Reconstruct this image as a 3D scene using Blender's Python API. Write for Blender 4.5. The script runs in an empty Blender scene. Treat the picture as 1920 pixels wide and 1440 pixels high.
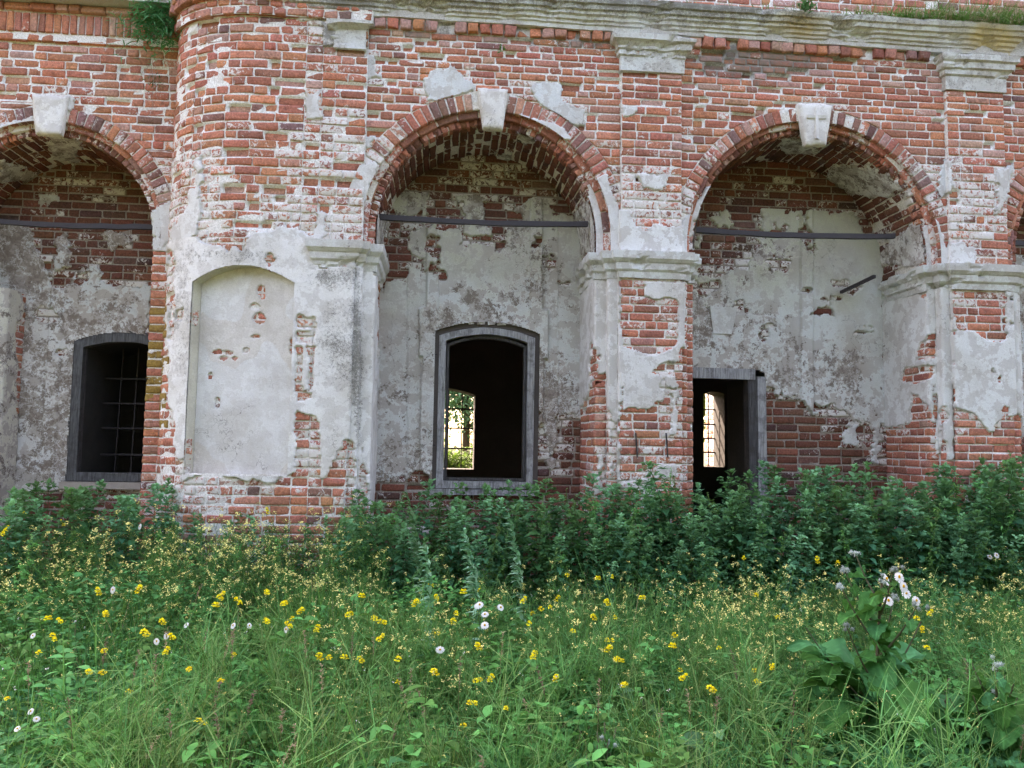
import bpy, math, random
import numpy as np
from math import sin, cos, pi, radians, sqrt, atan2

rng = np.random.default_rng(7)
random.seed(7)
scene = bpy.context.scene
col = scene.collection
R = radians

# ------------------------------------------------------------------ camera, sky, sun, exposure
CAM = np.array([0.0, -8.4, 1.6])
YAW, PITCH, ROLL, FPX = R(5.1), R(4.5), R(0.92), 1497.0
fw = np.array([sin(YAW)*cos(PITCH), cos(YAW)*cos(PITCH), sin(PITCH)])
rt0 = np.array([cos(YAW), -sin(YAW), 0.0]); up0 = np.cross(rt0, fw)
rt = rt0*cos(ROLL)+up0*sin(ROLL); up = up0*cos(ROLL)-rt0*sin(ROLL)
cd = bpy.data.cameras.new('camera'); cam = bpy.data.objects.new('camera', cd); col.objects.link(cam)
from mathutils import Matrix
cam.matrix_world = Matrix(((rt[0], up[0], -fw[0], CAM[0]), (rt[1], up[1], -fw[1], CAM[1]), (rt[2], up[2], -fw[2], CAM[2]), (0, 0, 0, 1)))
cd.sensor_width = 36; cd.lens = FPX/1920*36; cd.clip_end = 3000; cd.clip_start = 0.05
scene.camera = cam
SUN_EL, SUN_AZ = R(44), R(-24)          # behind the building
world = bpy.data.worlds.new('World'); scene.world = world; world.use_nodes = True
nt = world.node_tree; bg = nt.nodes['Background']
sky = nt.nodes.new('ShaderNodeTexSky'); sky.sky_type = 'NISHITA'; sky.sun_disc = False
sky.sun_elevation = SUN_EL; sky.sun_rotation = SUN_AZ; sky.air_density = 1.0; sky.dust_density = 3.0; sky.ozone_density = 1.0
nt.links.new(sky.outputs[0], bg.inputs[0]); bg.inputs[1].default_value = 0.15
sl = bpy.data.lights.new('sun', 'SUN'); sl.energy = 4.0; sl.angle = R(0.5); sl.color = (1.0, 0.94, 0.86)
so = bpy.data.objects.new('sun', sl); col.objects.link(so)
from mathutils import Vector
sd_ = Vector((sin(SUN_AZ)*cos(SUN_EL), cos(SUN_AZ)*cos(SUN_EL), sin(SUN_EL)))
so.rotation_euler = sd_.to_track_quat('Z', 'Y').to_euler(); so.location = (0, 20, 20)
vs_ = scene.view_settings; vs_.view_transform = 'Standard'; vs_.look = 'None'; vs_.exposure = 3.0; vs_.use_white_balance = True; vs_.white_balance_temperature = 8500; vs_.white_balance_tint = 26; vs_.gamma = 1.0
scene.cycles.max_bounces = 6; scene.cycles.diffuse_bounces = 4; scene.cycles.transparent_max_bounces = 8
scene.cycles.use_adaptive_sampling = True; scene.cycles.adaptive_threshold = .03; scene.cycles.use_light_tree = False
scene.cycles.caustics_reflective = False; scene.cycles.caustics_refractive = False

# ------------------------------------------------------------------ helpers
def pxy(P):
    v = np.asarray(P, float)-CAM; z = v@fw
    return 960+FPX*(v@rt)/z, 720-FPX*(v@up)/z, z
def P2(px, py, Y=0.0):
    d = fw+rt*(px-960)/FPX+up*(720-py)/FPX
    p = CAM+d*((Y-CAM[1])/d[1]); return p
def ground(px, py, z=0.0):
    d = fw+rt*(px-960)/FPX+up*(720-py)/FPX
    return CAM+d*((z-CAM[2])/d[2])
def _h(ix, iy, s):
    n = (ix.astype(np.int64)*374761393+iy.astype(np.int64)*668265263+s*1442695041) & 0xffffffff
    n = ((n ^ (n >> 13))*1274126177) & 0xffffffff
    return ((n ^ (n >> 16)) & 0xffff)/65535.0
def vn(x, y, s=0):
    x = np.asarray(x, float); y = np.asarray(y, float)
    ix = np.floor(x); iy = np.floor(y); fx = x-ix; fy = y-iy
    fx = fx*fx*(3-2*fx); fy = fy*fy*(3-2*fy)
    a = _h(ix, iy, s); b = _h(ix+1, iy, s); c = _h(ix, iy+1, s); d = _h(ix+1, iy+1, s)
    return (a+(b-a)*fx)+((c+(d-c)*fx)-(a+(b-a)*fx))*fy
def fbm(x, y, s=0, o=4):
    t = 0; a = .5; f = 1.0; m = 0
    for i in range(o):
        t = t+a*vn(x*f, y*f, s+i*17); m += a; a *= .55; f *= 2.07
    return t/m-.5
def sdpoly(poly, x, y):
    """signed distance, positive inside"""
    p = np.asarray(poly, float); n = len(p)
    d = np.full(x.shape, 1e9); w = np.zeros(x.shape, bool)
    for i in range(n):
        a = p[i]; b = p[(i+1) % n]; e = b-a
        wx = x-a[0]; wy = y-a[1]
        t = np.clip((wx*e[0]+wy*e[1])/max(e@e, 1e-9), 0, 1)
        d = np.minimum(d, (wx-t*e[0])**2+(wy-t*e[1])**2)
        c = (a[1] > y) != (b[1] > y)
        xx = a[0]+(y-a[1])/(b[1]-a[1]+1e-12)*e[0]
        w ^= c & (x < xx)
    d = np.sqrt(d); return np.where(w, d, -d)

def mk_mesh(name, V, F, mat, tint=None, grime=None, smooth=True):
    """F: list of (n,k) int arrays"""
    V = np.ascontiguousarray(V, np.float32).reshape(-1, 3)
    if not isinstance(F, (list, tuple)): F = [F]
    F = [np.asarray(f, np.int32) for f in F if len(f)]
    me = bpy.data.meshes.new(name)
    nl = sum(f.size for f in F); nf = sum(len(f) for f in F)
    me.vertices.add(len(V)); me.vertices.foreach_set('co', V.ravel())
    me.loops.add(nl); me.polygons.add(nf)
    me.loops.foreach_set('vertex_index', np.concatenate([f.ravel() for f in F]).astype(np.int32))
    tot = np.concatenate([np.full(len(f), f.shape[1], np.int32) for f in F])
    st = np.concatenate([[0], np.cumsum(tot)[:-1]]).astype(np.int32)
    me.polygons.foreach_set('loop_start', st)
    me.polygons.foreach_set('use_smooth', np.full(nf, smooth, bool))
    me.update(calc_edges=True)
    if tint is not None:
        at = me.attributes.new('tint', 'FLOAT_COLOR', 'POINT')
        at.data.foreach_set('color', np.ascontiguousarray(np.broadcast_to(np.asarray(tint, np.float32), (len(V), 4))).ravel())
    if grime is not None:
        at = me.attributes.new('grime', 'FLOAT', 'POINT')
        at.data.foreach_set('value', np.ascontiguousarray(np.broadcast_to(np.asarray(grime, np.float32), (len(V),))))
    if mat is not None: me.materials.append(mat)
    return me
def add(name, me, parent=None, loc=None, kind=None, label=None, cat=None, group=None):
    o = bpy.data.objects.new(name, me); col.objects.link(o)
    if loc is not None: o.location = loc
    if parent is not None: o.parent = parent
    if kind: o['kind'] = kind
    if label: o['label'] = label
    if cat: o['category'] = cat
    if group: o['group'] = group
    return o
def thing(name, label, cat, loc=(0, 0, 0), group=None):
    return add(name, None, loc=loc, label=label, cat=cat, group=group, kind='thing')

# ------------------------------------------------------------------ materials
def newmat(name, rough=.9, spec=.2):
    m = bpy.data.materials.new(name); m.use_nodes = True
    b = m.node_tree.nodes['Principled BSDF']; b.inputs['Roughness'].default_value = rough
    b.inputs['Specular IOR Level'].default_value = spec
    return m, m.node_tree, b
class NT:
    def __init__(s, t): s.t = t
    def n(s, k, **kw):
        x = s.t.nodes.new(k)
        for a, v in kw.items(): setattr(x, a, v)
        return x
    def l(s, a, b): s.t.links.new(a, b)
    def val(s, sock, v):
        if hasattr(v, 'is_output') or isinstance(v, bpy.types.NodeSocket): s.l(v, sock)
        else: sock.default_value = v
    def noise(s, scale, detail=4, rough=.55, vec=None, dist=0.0):
        x = s.n('ShaderNodeTexNoise'); x.inputs['Scale'].default_value = scale; x.inputs['Detail'].default_value = detail
        x.inputs['Roughness'].default_value = rough; x.inputs['Distortion'].default_value = dist
        if vec is not None: s.l(vec, x.inputs['Vector'])
        return x.outputs['Fac']
    def math(s, op, a, b=0.0, c=None, clamp=False):
        x = s.n('ShaderNodeMath', operation=op, use_clamp=clamp); s.val(x.inputs[0], a); s.val(x.inputs[1], b)
        if c is not None: s.val(x.inputs[2], c)
        return x.outputs[0]
    def mix(s, f, a, b, mode='MIX'):
        x = s.n('ShaderNodeMix', data_type='RGBA', blend_type=mode)
        s.val(x.inputs[0], f)
        for sock, v in ((x.inputs[6], a), (x.inputs[7], b)):
            if isinstance(v, tuple): v = v if len(v) == 4 else v+(1,)
            s.val(sock, v)
        return x.outputs[2]
    def ramp(s, f, lo, hi):
        x = s.n('ShaderNodeMapRange', interpolation_type='SMOOTHSTEP'); s.val(x.inputs[0], f); s.val(x.inputs[1], lo); s.val(x.inputs[2], hi)
        return x.outputs[0]
    def pos(s): return s.n('ShaderNodeNewGeometry').outputs['Position']
    def attr(s, name): return s.n('ShaderNodeAttribute', attribute_name=name)
    def bump(s, h, strength, dist, bsdf):
        b = s.n('ShaderNodeBump'); b.inputs['Strength'].default_value = strength; b.inputs['Distance'].default_value = dist
        s.l(h, b.inputs['Height']); s.l(b.outputs[0], bsdf.inputs['Normal'])

def brick_mat():
    m, t, b = newmat('brick', .92, .15); g = NT(t); p = g.pos(); a = g.attr('tint'); gr = g.attr('grime').outputs['Fac']
    n1 = g.noise(9, 5, .6, p); n2 = g.noise(45, 4, .65, p); n3 = g.noise(3.1, 3, .5, p); n4 = g.noise(130, 3, .6, p)
    f = g.math('MULTIPLY_ADD', n2, 2.0, .0)
    c = g.mix(1.0, a.outputs['Color'], f, 'MULTIPLY')
    c = g.mix(g.ramp(n1, .52, .75), c, g.mix(.5, c, (.10, .045, .035)))           # scorched / damp blotches
    c = g.mix(g.math('MULTIPLY', g.ramp(n4, .62, .72), .5), c, (.55, .40, .33))
    # grime: lichen crust, grey and black specks
    gg = g.ramp(g.math('ADD', g.math('MULTIPLY', n2, .55), g.math('MULTIPLY', n1, .45)), g.math('SUBTRACT', .86, g.math('MULTIPLY', gr, .5)), g.math('SUBTRACT', 1.0, g.math('MULTIPLY', gr, .45)))
    c = g.mix(g.math('MULTIPLY', gg, .8), c, (.17, .155, .13))
    # limewash flakes
    w = g.math('ADD', g.math('MULTIPLY', g.noise(21, 7, .72, p, .8), .7), g.math('MULTIPLY', n3, .3))
    th = g.math('SUBTRACT', .76, g.math('MULTIPLY', a.outputs['Alpha'], .34))
    wf = g.ramp(w, g.math('SUBTRACT', th, .02), g.math('ADD', th, .03))
    c = g.mix(g.math('MULTIPLY', wf, .93), c, g.mix(n2, (.60, .57, .52), (.80, .79, .76)))
    g.l(c, b.inputs['Base Color'])
    g.bump(n2, .9, .008, b); return m
def mortar_mat():
    m, t, b = newmat('mortar', .95, .1); g = NT(t); p = g.pos(); gr = g.attr('grime').outputs['Fac']
    n1 = g.noise(6, 5, .6, p); n2 = g.noise(60, 4, .65, p)
    c = g.mix(g.ramp(n2, .35, .65), (.62, .60, .56), (.90, .89, .86)); c = g.mix(g.math('MULTIPLY', g.ramp(n1, .52, .75), .6), c, (.45, .38, .32)); c = g.mix(1.0, c, g.attr('tint').outputs['Color'], 'MULTIPLY')
    gg = g.ramp(g.math('ADD', g.math('MULTIPLY', n2, .5), g.math('MULTIPLY', n1, .5)), g.math('SUBTRACT', .80, g.math('MULTIPLY', gr, .5)), g.math('SUBTRACT', .95, g.math('MULTIPLY', gr, .45)))
    c = g.mix(g.math('MULTIPLY', gg, .8), c, (.13, .12, .10))
    g.l(c, b.inputs['Base Color']); g.bump(n2, .9, .01, b); return m
def plaster_mat():
    """old lime plaster: warm undercoat, cold limewash on top flaking off (tint alpha = how much limewash is left)"""
    m, t, b = newmat('plaster', .93, .12); g = NT(t); p = g.pos(); a = g.attr('tint'); gr = g.attr('grime').outputs['Fac']; al = a.outputs['Alpha']
    n1 = g.noise(8, 9, .70, p, .15); n2 = g.noise(34, 6, .72, p, .2); n3 = g.noise(1.7, 4, .5, p); n4 = g.noise(120, 3, .6, p); n5 = g.noise(6.0, 9, .70, g.n('ShaderNodeVectorMath', operation='ADD').outputs[0])
    v0 = [x for x in t.nodes if x.type == 'VECT_MATH'][0]; g.l(p, v0.inputs[0]); v0.inputs[1].default_value = (13.7, 4.1, 8.3)
    under = g.mix(g.ramp(n1, .35, .65), (.23, .19, .16), (.44, .39, .345))
    under = g.mix(g.ramp(n2, .52, .62), under, (.19, .15, .125))
    w = g.math('ADD', g.math('MULTIPLY', n1, .65), g.math('MULTIPLY', n2, .35))
    th = g.math('SUBTRACT', .70, g.math('MULTIPLY', al, .42))
    wf = g.ramp(w, g.math('SUBTRACT', th, .010), g.math('ADD', th, .012))
    edge = g.math('MULTIPLY', g.ramp(w, g.math('SUBTRACT', th, .04), g.math('SUBTRACT', th, .012)), g.math('SUBTRACT', 1.0, wf))
    topc = g.mix(g.ramp(n4, .3, .7), g.mix(.25, a.outputs['Color'], (.40, .38, .35)), g.mix(.35, a.outputs['Color'], (.86, .86, .84)))
    mo = g.math('MULTIPLY', g.ramp(n5, .492, .508), g.math('MULTIPLY', g.math('SUBTRACT', 1.03, al), 2.1), clamp=True)
    topc = g.mix(mo, topc, g.mix(n1, (.36, .325, .295), (.54, .50, .46)))
    topc = g.mix(g.math('MULTIPLY', g.ramp(n3, .42, .68), .6), topc, g.mix(.6, topc, (.38, .33, .265)))
    c = g.mix(wf, under, topc)
    c = g.mix(g.math('MULTIPLY', edge, .5), c, (.13, .11, .095)); e2 = g.math('MULTIPLY', g.math('MULTIPLY', g.ramp(n5, .470, .490), g.math('SUBTRACT', 1.0, g.ramp(n5, .495, .512))), g.math('SUBTRACT', 1.0, al)); c = g.mix(e2, c, (.80, .80, .77))
    gg = g.ramp(g.math('ADD', g.math('MULTIPLY', n4, .35), g.math('ADD', g.math('MULTIPLY', n2, .4), g.math('MULTIPLY', n5, .25))), g.math('SUBTRACT', .74, g.math('MULTIPLY', gr, .5)), g.math('SUBTRACT', .84, g.math('MULTIPLY', gr, .45)))
    c = g.mix(g.math('MULTIPLY', gg, .75), c, (.12, .115, .10))
    v = g.n('ShaderNodeTexVoronoi', feature='DISTANCE_TO_EDGE'); v.inputs['Scale'].default_value = 2.3
    wv = g.n('ShaderNodeVectorMath', operation='MULTIPLY_ADD'); nn = g.n('ShaderNodeTexNoise'); nn.inputs['Scale'].default_value = 7; nn.inputs['Detail'].default_value = 5
    g.l(p, nn.inputs['Vector']); g.l(nn.outputs['Color'], wv.inputs[0]); wv.inputs[1].default_value = (.5, .5, .5); g.l(p, wv.inputs[2]); g.l(wv.outputs[0], v.inputs['Vector'])
    cr = g.math('MULTIPLY', g.math('SUBTRACT', 1.0, g.ramp(v.outputs['Distance'], .002, .010)), g.ramp(n3, .54, .60))
    c = g.mix(g.math('MULTIPLY', cr, .6), c, (.10, .085, .07))
    g.l(c, b.inputs['Base Color']); g.bump(w, .9, .016, b); return m
def wood_mat(name, c1, c2):
    m, t, b = newmat(name, .8, .25); g = NT(t)
    tc = g.n('ShaderNodeMapping'); g.l(g.pos(), tc.inputs[0]); tc.inputs['Scale'].default_value = (30, 30, 2.2)
    n = g.noise(1.6, 8, .72, tc.outputs[0], .5); n2 = g.noise(9, 6, .66, g.pos())
    c = g.mix(g.ramp(n, .3, .7), c1, c2); c = g.mix(g.math('MULTIPLY', g.ramp(n2, .48, .62), .75), c, g.mix(.55, c, (.05, .042, .036))); c = g.mix(g.ramp(n, .66, .72), c, (.03, .026, .022))
    g.l(c, b.inputs['Base Color']); g.bump(n, 1.0, .02, b); return m
def flat_mat(name, c1, c2, scale=12, rough=.9, bump=.5, spec=.2):
    m, t, b = newmat(name, rough, spec); g = NT(t); p = g.pos(); n = g.noise(scale, 5, .6, p); n2 = g.noise(scale*7, 3, .6, p)
    c = g.mix(g.math('ADD', g.math('MULTIPLY', n, .7), g.math('MULTIPLY', n2, .3)), c1, c2); g.l(c, b.inputs['Base Color'])
    g.bump(n2, bump, .008, b); return m
M = dict(brick=brick_mat(), mortar=mortar_mat(), plaster=plaster_mat(),
         wood=wood_mat('weathered_wood', (.20, .20, .20), (.50, .505, .515)), darkwood=wood_mat('dark_wood', (.045, .044, .045), (.12, .118, .118)),
         greywood=wood_mat('grey_wood', (.055, .057, .06), (.17, .175, .18)),
         rebate=flat_mat('brown_mortar', (.07, .06, .055), (.14, .12, .11), 14),
         iron=flat_mat('rusty_iron', (.018, .016, .02), (.05, .042, .045), 20, .6, .4, .4),
         room_shade=flat_mat('shade_dark_plaster', (.035, .035, .035), (.10, .10, .095), 3),  # rooms and reveals: their unlit darkness is put into the colour
         soil=flat_mat('soil', (.035, .04, .018), (.07, .07, .035), 4),
         stone=flat_mat('stone', (.28, .24, .20), (.5, .45, .40), 9))

# ------------------------------------------------------------------ masonry generators
class Plane:
    def __init__(s, y): s.y = y
    def pt(s, u, v, d): return np.stack([u, s.y-d+0*u, v+0*u], -1)
class Path:
    """vertical wall over a plan polyline; outward = right-hand side of travel"""
    def __init__(s, pts, smooth=False):
        s.p = np.array(pts, float); e = np.diff(s.p, axis=0); L = np.hypot(e[:, 0], e[:, 1]); s.u = np.concatenate([[0], np.cumsum(L)]); s.L = s.u[-1]
        t = e/L[:, None]; s.n = np.stack([t[:, 1], -t[:, 0]], -1); s.smooth = smooth
        vnrm = np.zeros_like(s.p); vnrm[0] = s.n[0]; vnrm[-1] = s.n[-1]
        for i in range(1, len(s.p)-1):
            m = s.n[i-1]+s.n[i]; vnrm[i] = m/max((m@m)/2, .3)
        s.vn = vnrm
    def pt(s, u, v, d):
        u = np.asarray(u, float)
        i = np.clip(np.searchsorted(s.u, u, side='right')-1, 0, len(s.n)-1)
        f = (u-s.u[i])/(s.u[i+1]-s.u[i])
        q = s.p[i]+(s.p[i+1]-s.p[i])*f[..., None]
        if s.smooth: nr = s.vn[i]*(1-f)[..., None]+s.vn[i+1]*f[..., None]
        else:
            nr = s.n[i].copy()
            for k in range(1, len(s.p)-1):
                nr[np.abs(u-s.u[k]) < 1e-4] = s.vn[k]
        q = q+nr*np.asarray(d+0*u)[..., None]
        return np.stack([q[..., 0], q[..., 1], v+0*u], -1)
    def cols(s, a, b, res):
        us = [a]
        for k in s.u:
            if a+1e-6 < k < b-1e-6: us.append(k)
        us.append(b); out = []
        for x, y in zip(us[:-1], us[1:]): out.append(np.linspace(x, y, max(2, int((y-x)/res)+1))[:-1])
        return np.concatenate(out+[[b]])
class Arch:
    """front face of an arch ring: u along the arc at Rm, v = radius"""
    def __init__(s, xc, zc, y, Rm): s.xc, s.zc, s.y, s.Rm = xc, zc, y, Rm
    def pt(s, u, v, d):
        L = pi*s.Rm; a = np.clip(u, 0, L)/s.Rm; e = np.where(u < 0, u, np.where(u > L, L-u, 0.0))
        return np.stack([s.xc-v*np.cos(a), s.y-d+0*u, s.zc+v*np.sin(a)+e], -1)
class Barrel:
    """inside of a barrel: u along the arc, v = depth behind y"""
    def __init__(s, xc, zc, y, Rr): s.xc, s.zc, s.y, s.R = xc, zc, y, Rr
    def pt(s, u, v, d):
        L = pi*s.R; a = np.clip(u, 0, L)/s.R; e = np.where(u < 0, u, np.where(u > L, L-u, 0.0)); r = s.R-d
        return np.stack([s.xc-r*np.cos(a), s.y+v+0*u, s.zc+r*np.sin(a)+e], -1)

GRID_F = [[i*4+j, i*4+j+1, (i+1)*4+j+1, (i+1)*4+j] for i in range(3) for j in range(3)]
RING = [0, 1, 2, 3, 7, 11, 15, 14, 13, 12, 8, 4]
SKIRT_F = [[RING[k], 16+k, 16+(k+1) % 12, RING[(k+1) % 12]] for k in range(12)]
BR_F = np.array(GRID_F+SKIRT_F, np.int32)
PAL = np.array([(.54, .215, .12), (.50, .185, .12), (.44, .16, .11), (.33, .13, .095), (.48, .24, .18), (.48, .31, .26), (.13, .10, .105), (.22, .12, .105)])
def palette(n, tone='front'):
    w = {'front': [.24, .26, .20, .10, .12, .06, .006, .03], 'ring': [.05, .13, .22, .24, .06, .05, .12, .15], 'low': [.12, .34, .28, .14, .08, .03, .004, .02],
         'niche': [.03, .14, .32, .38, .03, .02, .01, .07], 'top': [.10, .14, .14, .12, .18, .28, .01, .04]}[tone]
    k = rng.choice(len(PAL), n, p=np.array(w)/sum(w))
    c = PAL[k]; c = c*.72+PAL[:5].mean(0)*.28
    return c*(.42 if tone == 'niche' else 1.0)*(1+rng.normal(0, .09, (n, 1)))*(1+rng.normal(0, .04, (n, 3)))  # niche bricks: sheltered and dirty, darkened further to imitate deep recess shade

def lay(u0, u1, v0, v1, ch=.0965, holes=None, seed=0, L=(.278, .137), pheader=.42, wav=.006):
    """brick outlines (u0b,u1b,u0t,u1t,vb,vt) in courses"""
    rs = random.Random(seed); out = []; g = .0175; v = v0; row = 0
    while v < v1-.03:
        vb, vt = v+g/2, min(v+ch, v1)-g/2; v += ch; row += 1; vm = (vb+vt)/2
        iv = []
        if holes:
            for h in holes:
                m = h(vm)
                if m is None: continue
                b_ = h(vb) or m; t_ = h(vt) or m
                iv.append((m[0], m[1], b_, t_))
        iv.sort(); pieces = []; cur = ((u0, u0), u0)
        for m0, m1, b_, t_ in iv:
            if m0 > cur[1]+.03: pieces.append((cur[0], (min(b_[0], u1), min(t_[0], u1))))
            cur = ((max(b_[1], u0), max(t_[1], u0)), max(m1, cur[1]))
        if cur[1] < u1-.03: pieces.append((cur[0], (u1, u1)))
        for (ab, at), (bb, bt) in pieces:
            a = (ab+at)/2; b = min((bb+bt)/2, u1)
            if b-a < .04: continue
            x = a; first = True
            off = rs.random()*.2
            while x < b-.02:
                l = (L[1] if rs.random() < pheader else L[0])*(1+rs.uniform(-.05, .05))
                if first: l = max(.07, l-off*(l > .2))
                nx = x+l
                if b-nx < .075: nx = b
                y0 = (ab, at) if first else (x+g/2, x+g/2)
                last = nx >= b-1e-6
                y1 = (bb, bt) if last else (nx-g/2, nx-g/2)
                w = wav*(vn(np.array([x*1.1]), np.array([row*.35]), seed)[0]-.5)*2
                j = rs.uniform(-.003, .003)
                out.append((y0[0], y1[0], y0[1], y1[1], vb+w+j, vt+w+j*.5+rs.uniform(-.003, .002)))
                x = nx; first = False
    return np.array(out).reshape(-1, 6)

class Bricks: 
    def __init__(s): s.V = []; s.C = []; s.G = []; s.ring = []
def make_bricks(surf, q, d=0.0, depth=.09, tone='front', wash=.15, grime=.1, er=.06, erd=.035, cover=None, rough=1.0):
    """returns (V[n,28,3], tint[n,28,4], grime[n,28], eroded list)"""
    n = len(q)
    if n == 0: return None
    um = (q[:, 0]+q[:, 1]+q[:, 2]+q[:, 3])/4; vm = (q[:, 4]+q[:, 5])/2
    keep = (q[:, 1]-q[:, 0] > .03) | (q[:, 3]-q[:, 2] > .03)
    if cover is not None:
        c = np.ones(n, bool)
        for fu, fv in ((0, 0), (1, 0), (0, 1), (1, 1), (.5, .5), (.5, 0), (.5, 1)):
            uu = (q[:, 0]*(1-fu)+q[:, 1]*fu)*(1-fv)+(q[:, 2]*(1-fu)+q[:, 3]*fu)*fv; vv = q[:, 4]*(1-fv)+q[:, 5]*fv
            c &= cover(surf.pt(uu, vv, 0*uu)) > 4
        keep &= ~c
    q = q[keep]; n = len(q)
    if n == 0: return None
    um = um[keep]; vm = vm[keep]
    ctr = surf.pt(um, vm, 0*um)
    ln = np.maximum((q[:, 1]-q[:, 0]+q[:, 3]-q[:, 2])/2, .03); hh = q[:, 5]-q[:, 4]
    a = np.minimum(.3, .016/ln); b = np.minimum(.3, .014/hh)
    s4 = np.stack([0*a, a, 1-a, 1+0*a], 1); t4 = np.stack([0*b, b, 1-b, 1+0*b], 1)
    S = np.repeat(s4[:, None, :], 4, 1); T = np.repeat(t4[:, :, None], 4, 2)      # [n,4(t),4(s)]
    Q = [q[:, i][:, None, None] for i in range(6)]
    U = (Q[0]*(1-S)+Q[1]*S)*(1-T)+(Q[2]*(1-S)+Q[3]*S)*T; Vv = Q[4]*(1-T)+Q[5]*T
    U = U+rng.normal(0, .0022*rough, U.shape); Vv = Vv+rng.normal(0, .0022*rough, U.shape)
    edge = np.zeros((4, 4)); edge[[0, 3], :] = 1; edge[:, [0, 3]] = 1
    corner = np.zeros((4, 4)); corner[[0, 0, 3, 3], [0, 3, 0, 3]] = 1
    erp = er(ctr) if callable(er) else np.full(n, er)
    ero = rng.random(n) < erp
    dd = d+.001+rng.normal(0, .0022*rough, n)+np.where(ero, -rng.uniform(.5, 1.5, n)*erd, 0)
    tl = rng.normal(0, .0018*rough, (n, 2))
    D = dd[:, None, None]+tl[:, 0, None, None]*(S-.5)*2+tl[:, 1, None, None]*(T-.5)*2 - edge*(.001+rng.random((n, 4, 4))*.0045) - corner*rng.random((n, 4, 4))*.007 + (1-edge)*rng.normal(0, .003*rough, (n, 4, 4))
    chip = (rng.random((n, 1, 1)) < .10)*corner*(rng.random((n, 4, 4)) < .4)*.02
    D = D-chip
    front = surf.pt(U.reshape(n, 16), Vv.reshape(n, 16), D.reshape(n, 16))
    ub = U.reshape(n, 16)[:, RING]; vb = Vv.reshape(n, 16)[:, RING]
    back = surf.pt(ub, vb, np.repeat((dd-depth)[:, None], 12, 1))
    V = np.concatenate([front, back], 1)
    c = palette(n, tone) if isinstance(tone, str) else tone(ctr)
    w = wash(ctr) if callable(wash) else np.full(n, wash)
    if cover is not None: w = w+.45*np.exp(np.minimum(cover(ctr), 0)/16)
    w = np.clip(w+rng.normal(0, .16, n), 0, .84); w = np.where(ero, w*.2, w)
    gm = grime(ctr) if callable(grime) else np.full(n, grime)
    gm = np.clip(gm+rng.normal(0, .08, n), 0, 1)
    tint = np.concatenate([c, w[:, None]], 1)
    pits = np.concatenate([q[ero], dd[ero][:, None]], 1)
    return V, np.clip(tint, 0, 1), gm, pits
def emit(parent, sets, nind, name='brick', rest='brickwork', zmin=.95):
    sets = [s for s in sets if s is not None]
    V = np.concatenate([s[0] for s in sets]); T = np.concatenate([s[1] for s in sets]); G = np.concatenate([s[2] for s in sets])
    n = len(V); ctr = V[:, :16].mean(1)
    px, py, z = pxy(ctr)
    e1 = V[:, 3]-V[:, 0]; e2 = V[:, 12]-V[:, 0]; nr = np.cross(e1, e2)
    vd = ctr-CAM; vd = vd/np.linalg.norm(vd, axis=1)[:, None]
    area = np.abs((nr*vd).sum(1))/z**2
    area = np.where((px > 4) & (px < 1916) & (py > 4) & (ctr[:, 2] > zmin), area, 0)
    order = np.argsort(-area); ind = [i for i in order[:nind] if area[i] > 0]
    for i in ind:
        me = mk_mesh(name, V[i]-ctr[i], BR_F, M['brick'], T[i], G[i])
        add(name, me, parent, ctr[i])
    mask = np.ones(n, bool); mask[ind] = False
    V = V[mask]; T = T[mask]; G = G[mask]; n = len(V)
    if n:
        F = (BR_F[None]+(np.arange(n)*28)[:, None, None]).reshape(-1, 4)
        add(rest, mk_mesh(rest, V.reshape(-1, 3), F, M['brick'], np.repeat(T, 28, 0), np.repeat(G, 28)), parent, kind='stuff')
def grid_faces(nu, nv, keep=None):
    i, j = np.meshgrid(np.arange(nu-1), np.arange(nv-1), indexing='ij')
    a = i*nv+j; F = np.stack([a, a+nv, a+nv+1, a+1], -1).reshape(-1, 4)
    if keep is not None: F = F[keep.reshape(-1)]
    return F
def compact(V, F, *arrs):
    used = np.zeros(len(V), bool); used[F.ravel()] = True
    idx = np.cumsum(used)-1
    return (V[used], idx[F])+tuple(a[used] for a in arrs)
def mortar(parent, surf, us, v0, v1, drop=None, pits=(), res=.026, d=-.0085, amp=.0025, grime=.1, seed=3, tint=(1, 1, 1, 1)):
    vs = np.linspace(v0, v1, max(2, int((v1-v0)/res)+1)); U, Vv = np.meshgrid(us, vs, indexing='ij')
    D = d+amp*2*fbm(U*9, Vv*9, seed, 3)
    for p in pits:
        for r in p:
            i0 = np.searchsorted(us, min(r[0], r[2])+.006); i1 = np.searchsorted(us, max(r[1], r[3])-.006)
            j0 = np.searchsorted(vs, r[4]+.004); j1 = np.searchsorted(vs, r[5]-.004)
            D[i0:i1, j0:j1] = np.minimum(D[i0:i1, j0:j1], r[6]-.02)
    X = surf.pt(U, Vv, D)
    keep = None
    if drop is not None:
        c = (X[:-1, :-1]+X[1:, 1:])/2; keep = ~drop(c)
    F = grid_faces(len(us), len(vs), keep); V = X.reshape(-1, 3); V, F = compact(V, F)
    g = grime(V) if callable(grime) else grime; tint = tint(V) if callable(tint) else tint
    add('mortar_bed', mk_mesh('mortar_bed', V, F, M['mortar'], tint, g), parent)
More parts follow.
